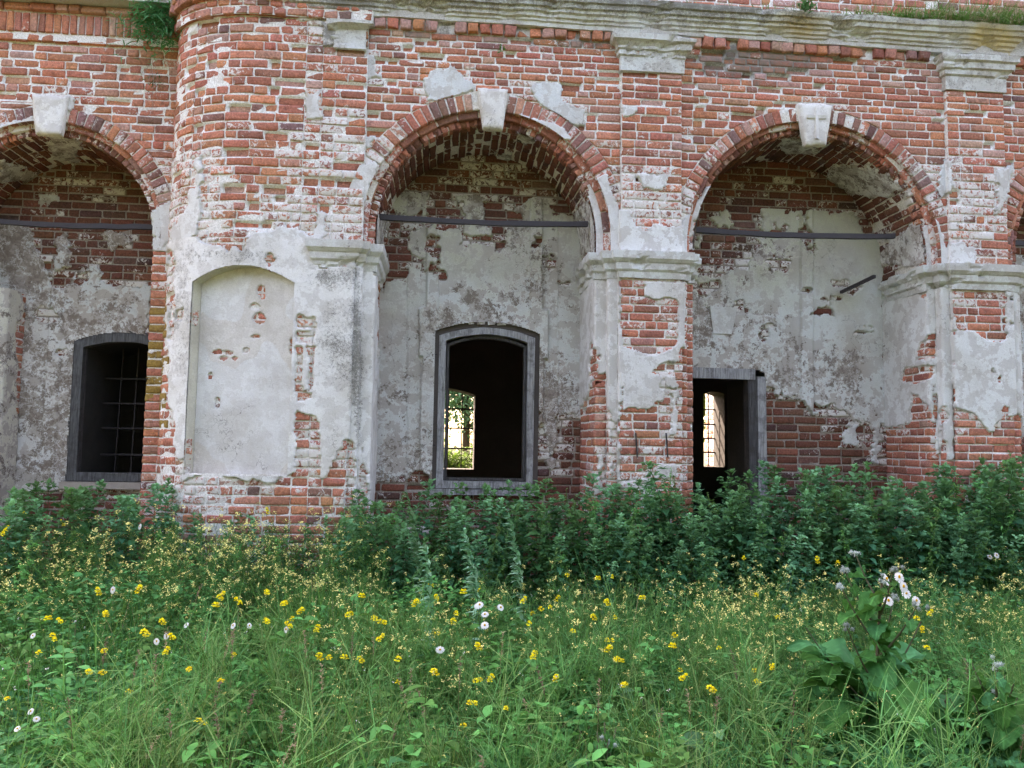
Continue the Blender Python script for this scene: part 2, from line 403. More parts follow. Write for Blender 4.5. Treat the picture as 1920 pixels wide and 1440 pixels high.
def plaster(parent, surf, us, v0, v1, mask, th=.016, extra=None, res=.013, tint=(.70, .72, .72, .6), grime=.1, amp=.004, name='plaster_patch', drop=None, seed=11, nz=(9, 16), below=.014):
    """a coat of plaster where mask(points) (px, positive inside) > 0"""
    vs = np.linspace(v0, v1, max(2, int((v1-v0)/res)+1)); U, Vv = np.meshgrid(us, vs, indexing='ij')
    X0 = surf.pt(U, Vv, 0*U); m = mask(X0)+nz[0]*2*fbm(U*3.3+seed, Vv*3.3, seed, 3)+nz[1]*fbm(U*14, Vv*14, seed+5, 3)
    D = np.where(m > 0, th+amp*2*fbm(U*2.5, Vv*2.5, seed+9, 3)+.0025*fbm(U*22, Vv*22, seed+3, 2), -below)
    if extra is not None: D = D+np.where(m > 0, extra(X0), 0)
    X = surf.pt(U, Vv, D)
    ins = m > 0
    keep = ins[:-1, :-1] | ins[1:, :-1] | ins[:-1, 1:] | ins[1:, 1:]
    if drop is not None: keep &= ~drop((X0[:-1, :-1]+X0[1:, 1:])/2)
    if not keep.any(): return
    lab = components(keep); cnt = np.bincount(lab.ravel()); big = [i for i in np.argsort(-cnt) if i > 0 and cnt[i] >= 70][:24]
    def piece(sel, nm, kind=None):
        V, F = compact(X.reshape(-1, 3), grid_faces(len(us), len(vs), sel))
        t = tint(V) if callable(tint) else tint; g = grime(V) if callable(grime) else grime
        return add(nm, mk_mesh(nm, V, F, M['plaster'], t, g), parent, kind=kind)
    for i in big: piece(lab == i, name)
    rest = keep & ~np.isin(lab, big)
    if rest.any(): piece(rest, 'plaster_flakes', 'stuff')
def components(k):
    lab = np.zeros(k.shape, np.int32); idx = np.argwhere(k); n = 0; H, W = k.shape
    for i, j in idx:
        if lab[i, j]: continue
        n += 1; st = [(i, j)]; lab[i, j] = n
        while st:
            a, b = st.pop()
            for c, d in ((a+1, b), (a-1, b), (a, b+1), (a, b-1)):
                if 0 <= c < H and 0 <= d < W and k[c, d] and not lab[c, d]: lab[c, d] = n; st.append((c, d))
    return lab
def pmask(inc, exc=()):
    """mask in photograph pixels from polygons: inside any of inc, outside every exc"""
    def f(X):
        sh = X.shape[:-1]; px, py, _ = pxy(X.reshape(-1, 3)); m = np.full(px.shape, -1e3)
        for p in inc: m = np.maximum(m, sdpoly(p, px, py))
        for p in exc: m = np.minimum(m, -sdpoly(p, px, py))
        return m.reshape(sh)
    return f
def rect(x0, y0, x1, y1): return [(x0, y0), (x1, y0), (x1, y1), (x0, y1)]
def blobs(base, items):
    """smooth scalar field from (px,py,rx,ry,amp)"""
    def f(X):
        px, py, _ = pxy(X.reshape(-1, 3)); s = np.full(px.shape, float(base))
        for (x, y, rx, ry, a) in items: s = s+a*np.exp(-((px-x)/rx)**2-((py-y)/ry)**2)
        return np.clip(s, 0, 1).reshape(X.shape[:-1])
    return f
def uspan(a, b, res=.026): return np.linspace(a, b, max(2, int((b-a)/res)+1))
def sweep(parent, name, pts, prof, mat, res=.05, amp=.004, tint=(.66, .69, .68, .75), grime=.35, seed=1, broken=None, chip=.3):
    """moulding: profile [(offset,z)] run along a plan polyline, mitred, worn"""
    pa = Path(pts); us = pa.cols(0, pa.L, res); pr = np.array(prof, float)
    # refine the profile
    pp = [pr[0]]
    for a, b in zip(pr[:-1], pr[1:]):
        k = max(1, int(np.hypot(*(b-a))/.025))
        for i in range(1, k+1): pp.append(a+(b-a)*i/k)
    pr = np.array(pp); nu, nv = len(us), len(pr)
    U = np.repeat(us[:, None], nv, 1); O = np.repeat(pr[None, :, 0], nu, 0); Z = np.repeat(pr[None, :, 1], nu, 0)
    O = O+amp*2*fbm(U*7, Z*7, seed, 3)-np.maximum(0, fbm(U*4, Z*7, seed+4, 4)-.10)*chip*(O > .02)
    Z = Z+amp*1.5*fbm(U*3, Z*5, seed+8, 2)
    if broken is not None: O = np.where(broken(U, Z), np.minimum(O, .012+.02*fbm(U*11, Z*11, seed, 2)), O)
    X = pa.pt(U, Z, O)
    V = X.reshape(-1, 3); F = [grid_faces(nu, nv)]
    caps = [np.arange(nv)[None], (np.arange(nv)+(nu-1)*nv)[::-1][None]]
    g = grime(V) if callable(grime) else grime; t = tint(V) if callable(tint) else tint
    me = mk_mesh(name, V, F+caps, mat, t, g, smooth=False)
    return add(name, me, parent)

# ------------------------------------------------------------------ the setting: ground
def ground_z(x, y): return .05*fbm(x*.5, y*.5, 41, 3)+np.clip((y+2.2)/2.2, 0, 1)*.05
gx = np.concatenate([[-900, -200, -60, -20], np.linspace(-9, 11, 90), [25, 60, 200, 900]]); gy = np.concatenate([[-300, -60, -20], np.linspace(-9, .6, 60), [3, 9, 20, 60, 200, 1500]])
GX, GY = np.meshgrid(gx, gy, indexing='ij'); near = (np.abs(GX) < 12) & (GY < 1) & (GY > -10)
add('ground', mk_mesh('ground', np.stack([GX, GY, np.where(near, ground_z(GX, GY), 0)], -1).reshape(-1, 3), grid_faces(len(gx), len(gy)), M['soil']), kind='structure')

# ------------------------------------------------------------------ the building
arcade = thing('arcade_wall', 'weathered red brick arcade wall with two open arches and a pale cornice', 'wall')
pier = thing('corner_pier', 'rounded brick corner pier with a limewashed blind niche', 'pier')
side = thing('side_wall', 'set-back brick wall with one arch, on the far side of the rounded pier', 'wall')
SP = 3.72
AC = dict(xc=.46, zc=3.90, y=0.0, R1=1.52, R2=1.34, R3=1.20)
AR = dict(xc=4.11, zc=3.84, y=0.0, R1=1.62, R2=1.47, R3=1.36)
AE = dict(xc=7.76, zc=3.90, y=0.0, R1=1.52, R2=1.34, R3=1.20)
AL = dict(xc=-4.41, zc=3.89, y=0.7, R1=1.42, R2=1.26, R3=1.13)
def ahole(A, pad=.006):
    def h(v):
        r = A['R1']+pad; dz = v-A['zc']
        if dz >= r: return None
        w = r if dz <= 0 else sqrt(r*r-dz*dz)
        return (A['xc']-w, A['xc']+w)
    return h
def adrop(A, r): return lambda c: (np.hypot(c[..., 0]-A['xc'], np.maximum(c[..., 2]-A['zc'], 0)) < r)

wash_front = blobs(.33, [(640, 330, 70, 120, .55), (520, 430, 150, 60, .5), (330, 420, 60, 90, .55), (1160, 400, 60, 80, .5), (1230, 430, 80, 60, .6), (1800, 440, 90, 70, .45), (1790, 330, 50, 60, .3),
    (430, 330, 120, 90, .25), (400, 0, 200, 30, .35), (620, 60, 60, 30, .3), (1260, 420, 60, 70, .35), (300, 380, 50, 70, .5), (1840, 380, 60, 60, .3), (900, 200, 120, 30, .1), (1500, 190, 80, 30, .2),
    (60, 215, 60, 25, .35), (570, 250, 20, 200, .25), (330, 260, 25, 160, .15), (690, 420, 40, 60, .5)])
grime_front = blobs(.14, [(900, 60, 500, 50, .6), (1500, 115, 330, 55, .65), (250, 20, 260, 45, .55), (640, 70, 70, 50, .35), (1380, 130, 110, 50, .3), (330, 120, 40, 90, .3), (1120, 60, 120, 50, .25)])
def tone_front(c):
    px, py, _ = pxy(c); n = len(c); a = palette(n, 'front'); b = palette(n, 'top')
    f = np.exp(-((py-40-(px-900)*.06)/45)**2)*.9+.08+.25*np.exp(-((px-1400)/120)**2-((py-150)/60)**2)
    return np.where((rng.random(n) < f)[:, None], b, a)
er_front = blobs(.075, [(900, 75, 300, 25, .12), (1500, 120, 260, 30, .14), (1120, 240, 60, 70, .10), (1380, 170, 120, 60, .10), (460, 160, 160, 40, .08), (1150, 170, 70, 60, .06), (1450, 210, 200, 40, .06), (120, 120, 200, 60, .07), (1640, 260, 90, 60, .06)])

# --- straight wall above the springing
WALL = Plane(0.0)
PIL = [(1.90, 2.585), (5.67, 6.37)]
holes = [ahole(AC), ahole(AR), ahole(AE)]+[(lambda v, p=p: p if v < 6.1 else None) for p in PIL]
inc_top = [
    [(800, 190), (795, 150), (822, 132), (850, 130), (885, 150), (895, 168), (860, 178), (820, 196)],
    [(985, 158), (1048, 160), (1055, 190), (1098, 205), (1095, 235), (1070, 228), (1040, 215), (1000, 190)],
    [(668, 100), (703, 101), (705, 125), (714, 145), (690, 157), (669, 155)],
    [(1166, 197), (1195, 200), (1193, 219), (1168, 219)], [(668, 258), (700, 256), (692, 275), (664, 274)],
    [(655, 300), (692, 290), (690, 330), (664, 362), (648, 352)], [(664, 330), (700, 300), (698, 360), (672, 400), (655, 380)],
    [(1195, 325), (1250, 330), (1246, 358), (1200, 356)], [(1160, 395), (1180, 392), (1190, 430), (1215, 425), (1240, 418), (1282, 430), (1290, 480), (1150, 480), (1155, 440)],
    [(1780, 455), (1832, 460), (1828, 496), (1775, 496)], [(1768, 300), (1785, 300), (1782, 360), (1762, 368), (1755, 350)], [(1870, 320), (1900, 310), (1885, 380), (1868, 400)],
    [(690, 8), (560, 8), (560, 30), (600, 32), (700, 42), (800, 42), (940, 46), (1150, 58), (1300, 62), (1380, 55), (1470, 62), (1500, 68), (1640, 84), (1760, 100), (1890, 108), (1890, 60), (1500, 40), (900, 10)],
    [(605, 45), (632, 45), (634, 85), (606, 90)], [(1150, 50), (1290, 58), (1300, 75), (1285, 85), (1150, 76)]]
exc_top = [rect(1310, 52, 1440, 75), rect(1030, 40, 1120, 60)]
topm = pmask(inc_top, exc_top)
q = np.concatenate([lay(-.86, 8.2, SP, 5.3604, holes=holes, seed=1), lay(-.86, 8.2, 5.3604, 6.08, ch=.08, holes=holes, seed=3)])
sets = [make_bricks(WALL, q, 0, tone=tone_front, wash=wash_front, grime=grime_front, er=er_front, erd=.042, cover=topm)]
pits = [sets[0][3]]
q = lay(-.80, 8.2, 6.08, 6.20, ch=.12, holes=[lambda v: (1.78, 2.68), lambda v: (5.5, 6.5), lambda v: (-.05, .06)], seed=2, L=(.135, .135)); qd = q.copy()
dent = make_bricks(WALL, q, .04, tone='top', wash=.3, grime=.4, er=.12, erd=.05, cover=None, rough=2.6, depth=.14)
sets.append(dent)
def dropw(c): return adrop(AC, 1.43)(c) | adrop(AR, 1.55)(c) | adrop(AE, 1.43)(c)
mortar(arcade, WALL, uspan(-.9, 8.2), SP, 6.24, drop=dropw, pits=pits, grime=grime_front, d=-.0085)
# shallow upper pilasters
for k, (a, b) in enumerate(PIL):
    S = Plane(-.05); q = np.concatenate([lay(a+.01, b-.01, SP, 5.3604, seed=20+k, pheader=.35), lay(a+.01, b-.01, 5.3604, 6.08, ch=.08, seed=25+k, pheader=.35)])
    s = make_bricks(S, q, 0, tone=tone_front, wash=wash_front, grime=grime_front, er=er_front, cover=topm, depth=.1); sets.append(s)
    pa = Path([(a, .03), (a, -.05), (b, -.05), (b, .03)])
    mortar(arcade, pa, pa.cols(0, pa.L, .026), SP, 6.1, pits=[np.concatenate([s[3][:, :4]+(.08-a), s[3][:, 4:]], 1)] if len(s[3]) else (), grime=grime_front, d=-.0085)
    plaster(arcade, pa, pa.cols(0, pa.L, .013), SP, 6.1, topm, tint=(.74, .76, .75, .78), grime=.25)
plaster(arcade, WALL, uspan(-.9, 6.6, .013), SP, 6.24, topm, th=.014, tint=(.62, .67, .68, .80), grime=blobs(.30, [(900, 40, 600, 40, .35), (1500, 70, 350, 40, .3), (620, 70, 40, 40, .5), (690, 120, 30, 30, .2), (1020, 190, 40, 40, -.1)]),
        drop=lambda c: adrop(AC, 1.53)(c) | adrop(AR, 1.63)(c) | adrop(AE, 1.53)(c), name='plaster_patch')

# --- arches
class Swap:
    def __init__(s, b): s.b = b
    def pt(s, u, v, d): return s.b.pt(v, u, d)
wash_ring = blobs(.46, [(680, 330, 50, 120, .55), (1160, 400, 50, 80, .4), (1290, 350, 50, 120, .35), (1740, 390, 60, 90, .25), (60, 230, 90, 30, .4), (290, 400, 40, 80, .5), (640, 0, 2, 2, 0), (760, 215, 60, 40, -.1), (1480, 230, 90, 50, .2)])
def build_arch(parent, A, depth, inc, exc, label, seed, nind, tint=(.66, .66, .62, .55)):
    xc, zc, y, R1, R2, R3 = (A[k] for k in ('xc', 'zc', 'y', 'R1', 'R2', 'R3')); h = zc-SP; st = .10
    # mortar body of the two ring orders and the barrel
    Vs, Fs, n0 = [], [], 0
    def addgrid(S, us, vs, d):
        nonlocal n0
        U, W = np.meshgrid(us, vs, indexing='ij'); X = S.pt(U, W, d+.004*2*fbm(U*9, W*9, seed, 2)); Vs.append(X.reshape(-1, 3)); Fs.append(grid_faces(len(us), len(vs))+n0); n0 += X.shape[0]*X.shape[1]
    Rm = (R1+R2)/2; SA = Arch(xc, zc, y, Rm); SB = Arch(xc, zc, y+st, R3+.06); SM = Arch(xc, zc, y+.055, R2-.03); RB = R3+(R2-R3)*.52
    addgrid(SA, uspan(-h, pi*Rm+h, .03), uspan(R2+.008, R1+.012, .03), -.009)
    addgrid(Barrel(xc, zc, y, R2+.008), uspan(-h, pi*R2+h, .03), uspan(.006, st+.02, .03), 0)
    addgrid(SB, uspan(-h, pi*(R3+.06)+h, .03), uspan(R3+.008, R2+.03, .03), -.009); addgrid(SM, uspan(-h, pi*(R2-.03)+h, .03), uspan(RB+.008, R2+.03, .02), -.009)
    BA = Barrel(xc, zc, y, R3)
    addgrid(BA, uspan(-h, pi*R3+h, .03), uspan(st+.006, depth+.02, .03), -.010)
    V = np.concatenate(Vs); F = np.concatenate(Fs)
    arch = add('arch', mk_mesh('arch', V, F, M['mortar'], (.95, .92, .87, 1), .2), parent, label=label)
    def ring(S, r0, r1, step, skip, d, dep):
        L = pi*S.Rm+2*h; n = int(round(L/step)); du = L/n; g = .016; out = []
        for i in range(n):
            a = -h+i*du; m = a+du/2
            if abs(m-pi*S.Rm/2) < skip: continue
            jr = random.uniform(-.006, .008)
            out.append((a+g/2, a+du-g/2, a+g/2, a+du-g/2, r0+random.uniform(-.003, .003), r1+jr))
        return make_bricks(S, np.array(out), d, depth=dep, tone='ring', wash=wash_ring, grime=.15, er=.03, erd=.02, rough=1.3)
    vA = ring(SA, R2, R1, .094, .175, .004, .13); vB = ring(SB, R3, RB+.01, .085, .0, .0, .12); vM = ring(SM, RB, R2+.02, .235, .0, .0, .10)
    emit(arch, [vA, vB, vM], nind, name='voussoir', rest='ring_brickwork')
    mk = pmask(inc, exc)
    q = lay(st, depth, -h, pi*R3+h, seed=seed, ch=.092, pheader=.5)
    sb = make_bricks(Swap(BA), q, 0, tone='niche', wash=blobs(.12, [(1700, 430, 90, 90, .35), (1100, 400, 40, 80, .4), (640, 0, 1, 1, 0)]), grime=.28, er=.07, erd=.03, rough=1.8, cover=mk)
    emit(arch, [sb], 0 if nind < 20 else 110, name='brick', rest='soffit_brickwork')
    plaster(arch, BA, uspan(-h, pi*R3+h, .014), st, depth, mk, res=.014, tint=tint, grime=.22, name='soffit_plaster', th=.018)
    # ring plaster low down on the jamb sides
    return arch
build_arch(arcade, AC, 1.0, [[(1085, 385), (1130, 370), (1140, 480), (1060, 480)], [(680, 420), (722, 395), (735, 470), (690, 480)], [(960, 230), (1010, 235), (1020, 262), (985, 268)], rect(930, 285, 960, 320)], [], 'stepped brick ring arch with a plain white keystone', 31, 100)
build_arch(arcade, AR, 1.0, [[(1560, 310), (1640, 312), (1690, 350), (1665, 372), (1600, 362), (1555, 335)], [(1690, 430), (1745, 415), (1775, 480), (1700, 500), (1640, 500), (1650, 470)], [(1520, 420), (1600, 380), (1640, 430), (1620, 470), (1540, 470)], [(1290, 400), (1320, 390), (1310, 470), (1285, 470)], rect(1470, 262, 1530, 285)], [rect(1600, 395, 1680, 440)], 'stepped brick ring arch with a keystone bearing a small cross', 37, 100)
build_arch(arcade, AE, 1.0, [], [], 'edge of a further brick arch beyond the end pier', 41, 12)
build_arch(side, AL, 1.0, [rect(95, 255, 150, 300), [(0, 300), (60, 320), (100, 330), (60, 345), (0, 340)]], [], 'brick ring arch of the set-back bay', 43, 70)
jtint = (.70, .71, .70, .85)
for A, inc in ((AC, [[(1100, 345), (1135, 330), (1160, 400), (1175, 480), (1105, 480), (1112, 420)], [(648, 345), (672, 310), (705, 300), (706, 330), (690, 360), (680, 455), (655, 455)], [(975, 215), (1055, 235), (1075, 262), (1040, 262), (980, 232)]]),
               (AR, [[(1725, 430), (1755, 415), (1775, 460), (1790, 500), (1735, 500)], [(1262, 440), (1290, 400), (1325, 350), (1335, 352), (1300, 420), (1292, 480), (1262, 480)]]),
               (AL, [[(285, 395), (320, 380), (325, 440), (300, 470), (285, 460)], [(0, 235), (60, 218), (66, 240), (0, 260)]])):
    par = side if A is AL else arcade; h = A['zc']-SP
    Rm = (A['R1']+A['R2'])/2; mk = pmask(inc)
    plaster(par, Arch(A['xc'], A['zc'], A['y'], Rm), uspan(-h, pi*Rm+h, .013), A['R2']-.004, A['R1'], mk, tint=jtint, grime=.2, nz=(7, 10), name='ring_plaster', th=.02)
    Rb = A['R3']+.06; plaster(par, Arch(A['xc'], A['zc'], A['y']+.10, Rb), uspan(-h, pi*Rb+h, .013), A['R3']-.004, A['R2']+.0, mk, tint=jtint, grime=.25, nz=(7, 10), name='ring_plaster', th=.02)

# --- keystones
def keystone(parent, xm, z0, z1, wb, wt, y, label, proj=.06, tintc=(.80, .79, .75, .84), grime=.24, kr=1.0):
    n, m = 15, 19; s = np.linspace(0, 1, n); t = np.linspace(0, 1, m); T, S = np.meshgrid(t, s, indexing='ij')
    W = wb+(wt-wb)*T; X = xm+(S-.5)*W+kr*.035*fbm(S*2.5, T*3+xm, 5, 4); Z = z0+(z1-z0)*T+.045*fbm(S*3+xm, T*2, 6, 4)
    ed = np.minimum(np.minimum(S, 1-S)*W, np.minimum(T, 1-T)*(z1-z0)); Y = y-proj+.018*np.exp(-ed/.012)+kr*.03*fbm(S*4+xm, T*4, 8, 4)
    V = np.stack([X, Y, Z], -1).reshape(-1, 3); F = grid_faces(m, n)
    rim = [j for j in range(n)]+[i*n+n-1 for i in range(1, m)]+[(m-1)*n+j for j in range(n-2, -1, -1)]+[i*n for i in range(m-2, 0, -1)]
    B = V[rim].copy(); B[:, 1] = y+.03; k = len(V); L = len(rim)
    F2 = np.array([[rim[i], rim[(i+1) % L], k+(i+1) % L, k+i] for i in range(L)])
    return add('keystone', mk_mesh('keystone', np.concatenate([V, B]), [F, F2], M['plaster'], tintc, grime), parent, label=label)
keystone(arcade, .487, 5.02, 5.47, .215, .345, 0, 'plain white plastered keystone')
k2 = keystone(arcade, 4.115, 5.02, 5.49, .24, .40, 0, 'chipped white keystone with a small cross in relief', grime=.3, kr=.25)
keystone(side, -4.41, 4.98, 5.43, .27, .40, .7, 'stained white keystone')
def boxmesh(name, x0, x1, y0, y1, z0, z1, mat, parent=None, tint=(.7, .7, .7, .8), j=.0, **kw):
    V = np.array([(x, y, z) for x in (x0, x1) for y in (y0, y1) for z in (z0, z1)], float)
    if j: V = V+rng.normal(0, j, V.shape)
    F = np.array([[0, 1, 3, 2], [4, 6, 7, 5], [0, 4, 5, 1], [2, 3, 7, 6], [0, 2, 6, 4], [1, 5, 7, 3]])
    return add(name, mk_mesh(name, V, F, mat, tint, .1, smooth=False), parent, **kw)
cross = boxmesh('cross_relief', 4.099, 4.131, -.084, -.03, 5.08, 5.45, M['plaster'], k2, (.8, .8, .78, .95), .003)
boxmesh('cross_relief', 4.005, 4.225, -.080, -.03, 5.315, 5.35, M['plaster'], k2, (.8, .8, .78, .95), .003)

# --- cornice, capitals, imposts
gc = blobs(.45, [(900, 0, 400, 20, .25), (1500, 30, 300, 25, .15), (1300, 10, 200, 20, .2), (640, 20, 60, 30, .2)])
def ctint(V):
    px, py, _ = pxy(V); t = np.tile(np.array([.60, .65, .62, .80]), (len(V), 1))
    f = np.exp(-((px-1500)/35)**2-((py-45)/22)**2)+np.exp(-((px-1860)/50)**2-((py-75)/30)**2); f = np.clip(1.6*f+.9*fbm(V[:, 0]*9, V[:, 2]*9, 3, 3)*(f > .05), 0, 1)[:, None]
    return t*(1-f)+np.array([.55, .40, .10, .95])*f
sweep(arcade, 'cornice', [(-1.62, .2), (-1.62, -.02), (6.42, -.02), (6.42, .3)], [(0, 6.19), (.03, 6.195), (.035, 6.24), (.055, 6.245), (.06, 6.27), (.085, 6.28), (.09, 6.315), (.12, 6.325), (.125, 6.36), (.155, 6.365), (.165, 6.405), (.19, 6.415), (.20, 6.45), (.20, 6.475), (0.05, 6.50), (-.30, 6.51)], M['plaster'], tint=ctint, grime=gc, amp=.011)
capp = [(0, 5.74), (.016, 5.745), (.018, 5.90), (.045, 5.915), (.05, 5.97), (.08, 5.98), (.085, 6.045), (.12, 6.06), (.125, 6.125), (0, 6.14)]
for (a, b), lab in zip(PIL, ('pale plaster capital between the two arches', 'grey plaster capital at the end of the cornice')):
    c = sweep(arcade, 'capital', [(a, .05), (a, -.055), (b, -.055), (b, .05)], capp, M['plaster'], grime=.5, seed=int(a*10), tint=(.60, .64, .62, .80), res=.03); c['label'] = lab
c = sweep(pier, 'capital', [(-1.20, .05), (-1.20, -.04), (-.90, -.04), (-.90, .05)], [(0, 5.80), (.02, 5.81), (.02, 5.90), (.05, 5.92), (.055, 5.99), (.09, 6.0), (.10, 6.09), (.02, 6.10), (0, 6.12)], M['plaster'], grime=.5, seed=9, tint=(.55, .58, .57, .9), res=.03, amp=.012, broken=lambda U, Z: (vn(U*6, Z*9, 4) > .55))
c['label'] = 'broken grey stump of a pilaster capital'
imp = [(0, 3.43), (.028, 3.435), (.034, 3.50), (.05, 3.515), (.058, 3.525), (.062, 3.59), (.078, 3.605), (.088, 3.62), (.10, 3.635), (.105, 3.715), (.0, 3.73)]
PC = [(1.66, 1.0), (1.66, .10), (1.79, .10), (1.79, 0.0), (1.90, 0.0), (1.90, -.055), (2.585, -.055), (2.585, 0.0), (2.655, 0.0), (2.655, .10), (2.75, .10), (2.75, 1.0)]
PR = [(5.47, 1.0), (5.47, .10), (5.575, .10), (5.575, 0.0), (5.68, 0.0), (5.68, -.055), (6.365, -.055), (6.365, 0.0), (6.46, 0.0), (6.46, .10), (6.56, .10), (6.56, 1.0)]
sweep(arcade, 'impost', PC, imp, M['plaster'], grime=.40, seed=3, tint=(.64, .67, .66, .80), res=.035, broken=lambda U, Z: (U < .6) & (vn(U*5, Z*12, 4) > .55))['label'] = 'stepped pale impost on the pier between the two arches'
sweep(arcade, 'impost', PR, imp, M['plaster'], grime=.40, seed=5, tint=(.60, .65, .62, .80), res=.035, broken=lambda U, Z: (U < .7) & (vn(U*5, Z*12, 14) > .6))['label'] = 'stepped pale impost on the end pier'

# --- piers below the springing
wash_low = blobs(.18, [(1230, 560, 60, 30, .15), (1230, 850, 60, 40, .45), (1250, 890, 50, 25, .5), (1200, 905, 60, 25, .2), (1830, 560, 70, 25, .5), (1270, 600, 20, 200, .25), (1115, 900, 30, 60, .3), (1840, 800, 60, 60, .1), (1720, 760, 60, 40, .1)])
def pier_wall(parent, pts, z0, z1, mask, seed, tint, grime=.15, wash=wash_low, nz=(6, 12), tone='low', minseg=.05, er=.04):
    pa = Path(pts); out = []; pts_ = []
    for k in range(len(pa.u)-1):
        if pa.u[k+1]-pa.u[k] < minseg: continue
        q = lay(pa.u[k]+.004, pa.u[k+1]-.004, z0, z1, ch=.09, seed=seed+k, pheader=.35)
        s = make_bricks(pa, q, 0, tone=tone, wash=wash, grime=grime, er=er, erd=.03, cover=mask)
        if s is not None: out.append(s); pts_.append(s[3])
    mortar(parent, pa, pa.cols(0, pa.L, .026), z0, z1, pits=pts_, grime=grime, d=-.0085, seed=seed)
    plaster(parent, pa, pa.cols(0, pa.L, .0125), z0, z1, mask, tint=tint, grime=grime, nz=nz, seed=seed, th=.018)
    return out
inc_pc = [[(1095, 500), (1128, 500), (1130, 560), (1122, 680), (1112, 640), (1108, 720), (1092, 760), (1080, 760), (1078, 500)],
          [(1122, 500), (1166, 500), (1166, 720), (1163, 800), (1150, 800), (1144, 790), (1138, 760), (1136, 700), (1125, 700)],
          rect(1155, 790, 1164, 925), rect(1143, 800, 1150, 905), rect(1118, 850, 1130, 920),
          [(1208, 530), (1284, 527), (1284, 575), (1272, 570), (1262, 560), (1240, 562), (1210, 558)], rect(1272, 560, 1283, 650),
          [(1164, 648), (1180, 652), (1205, 664), (1222, 668), (1245, 662), (1268, 648), (1272, 655), (1266, 678), (1240, 678), (1225, 690), (1218, 700), (1240, 706), (1236, 730), (1245, 745), (1215, 760), (1180, 765), (1168, 770)],
          rect(1182, 728, 1228, 765), rect(1258, 735, 1270, 815), rect(1235, 730, 1243, 752), rect(1250, 708, 1266, 726), rect(1204, 900, 1225, 930), rect(1232, 868, 1270, 895)]
exc_pc = []
mpc = pmask(inc_pc, exc_pc)
sets += pier_wall(arcade, PC, 0, 3.46, mpc, 60, (.70, .69, .67, .80), .22)
inc_pr = [[(1640, 540), (1752, 540), (1752, 800), (1735, 760), (1715, 740), (1708, 790), (1690, 802), (1660, 800), (1640, 795)],
          [(1745, 535), (1790, 535), (1790, 745), (1788, 800), (1782, 860), (1776, 862), (1770, 760), (1764, 780), (1762, 850), (1757, 850), (1757, 740), (1750, 740)],
          [(1788, 610), (1800, 618), (1820, 622), (1835, 632), (1860, 640), (1896, 640), (1898, 700), (1892, 760), (1882, 765), (1880, 785), (1862, 800), (1855, 808), (1846, 800), (1835, 785), (1815, 770), (1788, 766)],
          rect(1884, 545, 1896, 650), rect(1890, 540, 1920, 780)]
exc_pr = [[(1738, 630), (1752, 628), (1752, 674), (1722, 672), (1724, 655)], [(1692, 692), (1750, 685), (1750, 712), (1712, 718), (1694, 712)], rect(1725, 545, 1736, 560), rect(1858, 690, 1864, 700), rect(1868, 706, 1876, 716)]
mpr = pmask(inc_pr, exc_pr)
sets += pier_wall(arcade, PR, 0, 3.46, mpr, 90, (.72, .75, .73, .80), .22)
emit(arcade, sets, 300)

# --- tie rods and the iron straps
def rod(parent, name, a, b, r, mat, n=7, label=None):
    a = np.array(a, float); b = np.array(b, float); d = b-a; L = np.linalg.norm(d); d /= L
    x = np.cross(d, (0, 0, 1) if abs(d[2]) < .9 else (1, 0, 0)); x /= np.linalg.norm(x); y = np.cross(d, x)
    m = max(2, int(L/.25)+1); V = []
    for i in range(m):
        c = a+(b-a)*i/(m-1)+rng.normal(0, .003, 3)
        for k in range(n): V.append(c+r*(x*cos(2*pi*k/n)+y*sin(2*pi*k/n)))
    F = [[i*n+k, i*n+(k+1) % n, (i+1)*n+(k+1) % n, (i+1)*n+k] for i in range(m-1) for k in range(n)]
    return add(name, mk_mesh(name, np.array(V), [np.array(F), np.array([list(range(n))]), np.array([list(range((m-1)*n, m*n))])], mat), parent, label=label)
def tie(parent, a, b, w, h, label):
    a = np.array(a, float); b = np.array(b, float); n = 15; V = []; F = []
    for i in range(n):
        f = i/(n-1); c = a+(b-a)*f+np.array([0, rng.normal(0, .003), -.03*sin(pi*f)+rng.normal(0, .0025)]); k = 1+rng.normal(0, .06)
        V += [c+np.array([0, sy*w/2*k, sz*h/2*k]) for sy, sz in ((-1, -1), (1, -1), (1, 1), (-1, 1))]
        if i: F += [[(i-1)*4+j, (i-1)*4+(j+1) % 4, i*4+(j+1) % 4, i*4+j] for j in range(4)]
    return add('tie_rod', mk_mesh('tie_rod', np.array(V), [np.array(F), np.array([[3, 2, 1, 0], [n*4-4, n*4-3, n*4-2, n*4-1]])], M['iron'], smooth=False), parent, label=label)
def bar(parent, name, a, b, w, h, mat, label=None):
    a = np.array(a, float); b = np.array(b, float); d = (b-a)/np.linalg.norm(b-a); x = np.cross(d, (0, 0, 1)) if abs(d[2]) < .9 else np.array([1., 0, 0]); x /= np.linalg.norm(x); y = np.cross(d, x)
    V = [p+sx*x*w/2+sy*y*h/2 for p in (a, b) for sx, sy in ((-1, -1), (1, -1), (1, 1), (-1, 1))]
    F = np.array([[0, 1, 2, 3], [4, 7, 6, 5], [0, 4, 5, 1], [1, 5, 6, 2], [2, 6, 7, 3], [3, 7, 4, 0]])
    return add(name, mk_mesh(name, np.array(V), F, mat, smooth=False), parent, label=label)
tie(arcade, (-.76, .30, 4.10), (1.60, .30, 4.11), .05, .055, 'iron tie rod across the plain keystone arch')
tie(arcade, (2.72, .30, 4.095), (5.22, .30, 4.115), .05, .055, 'iron tie rod across the arch with the cross keystone')
tie(arcade, (6.5, .30, 4.10), (9.0, .30, 4.11), .05, .055, None)
tie(side, (-5.6, 1.0, 4.08), (-3.22, 1.0, 4.07), .05, .055, 'iron tie rod across the set-back arch')
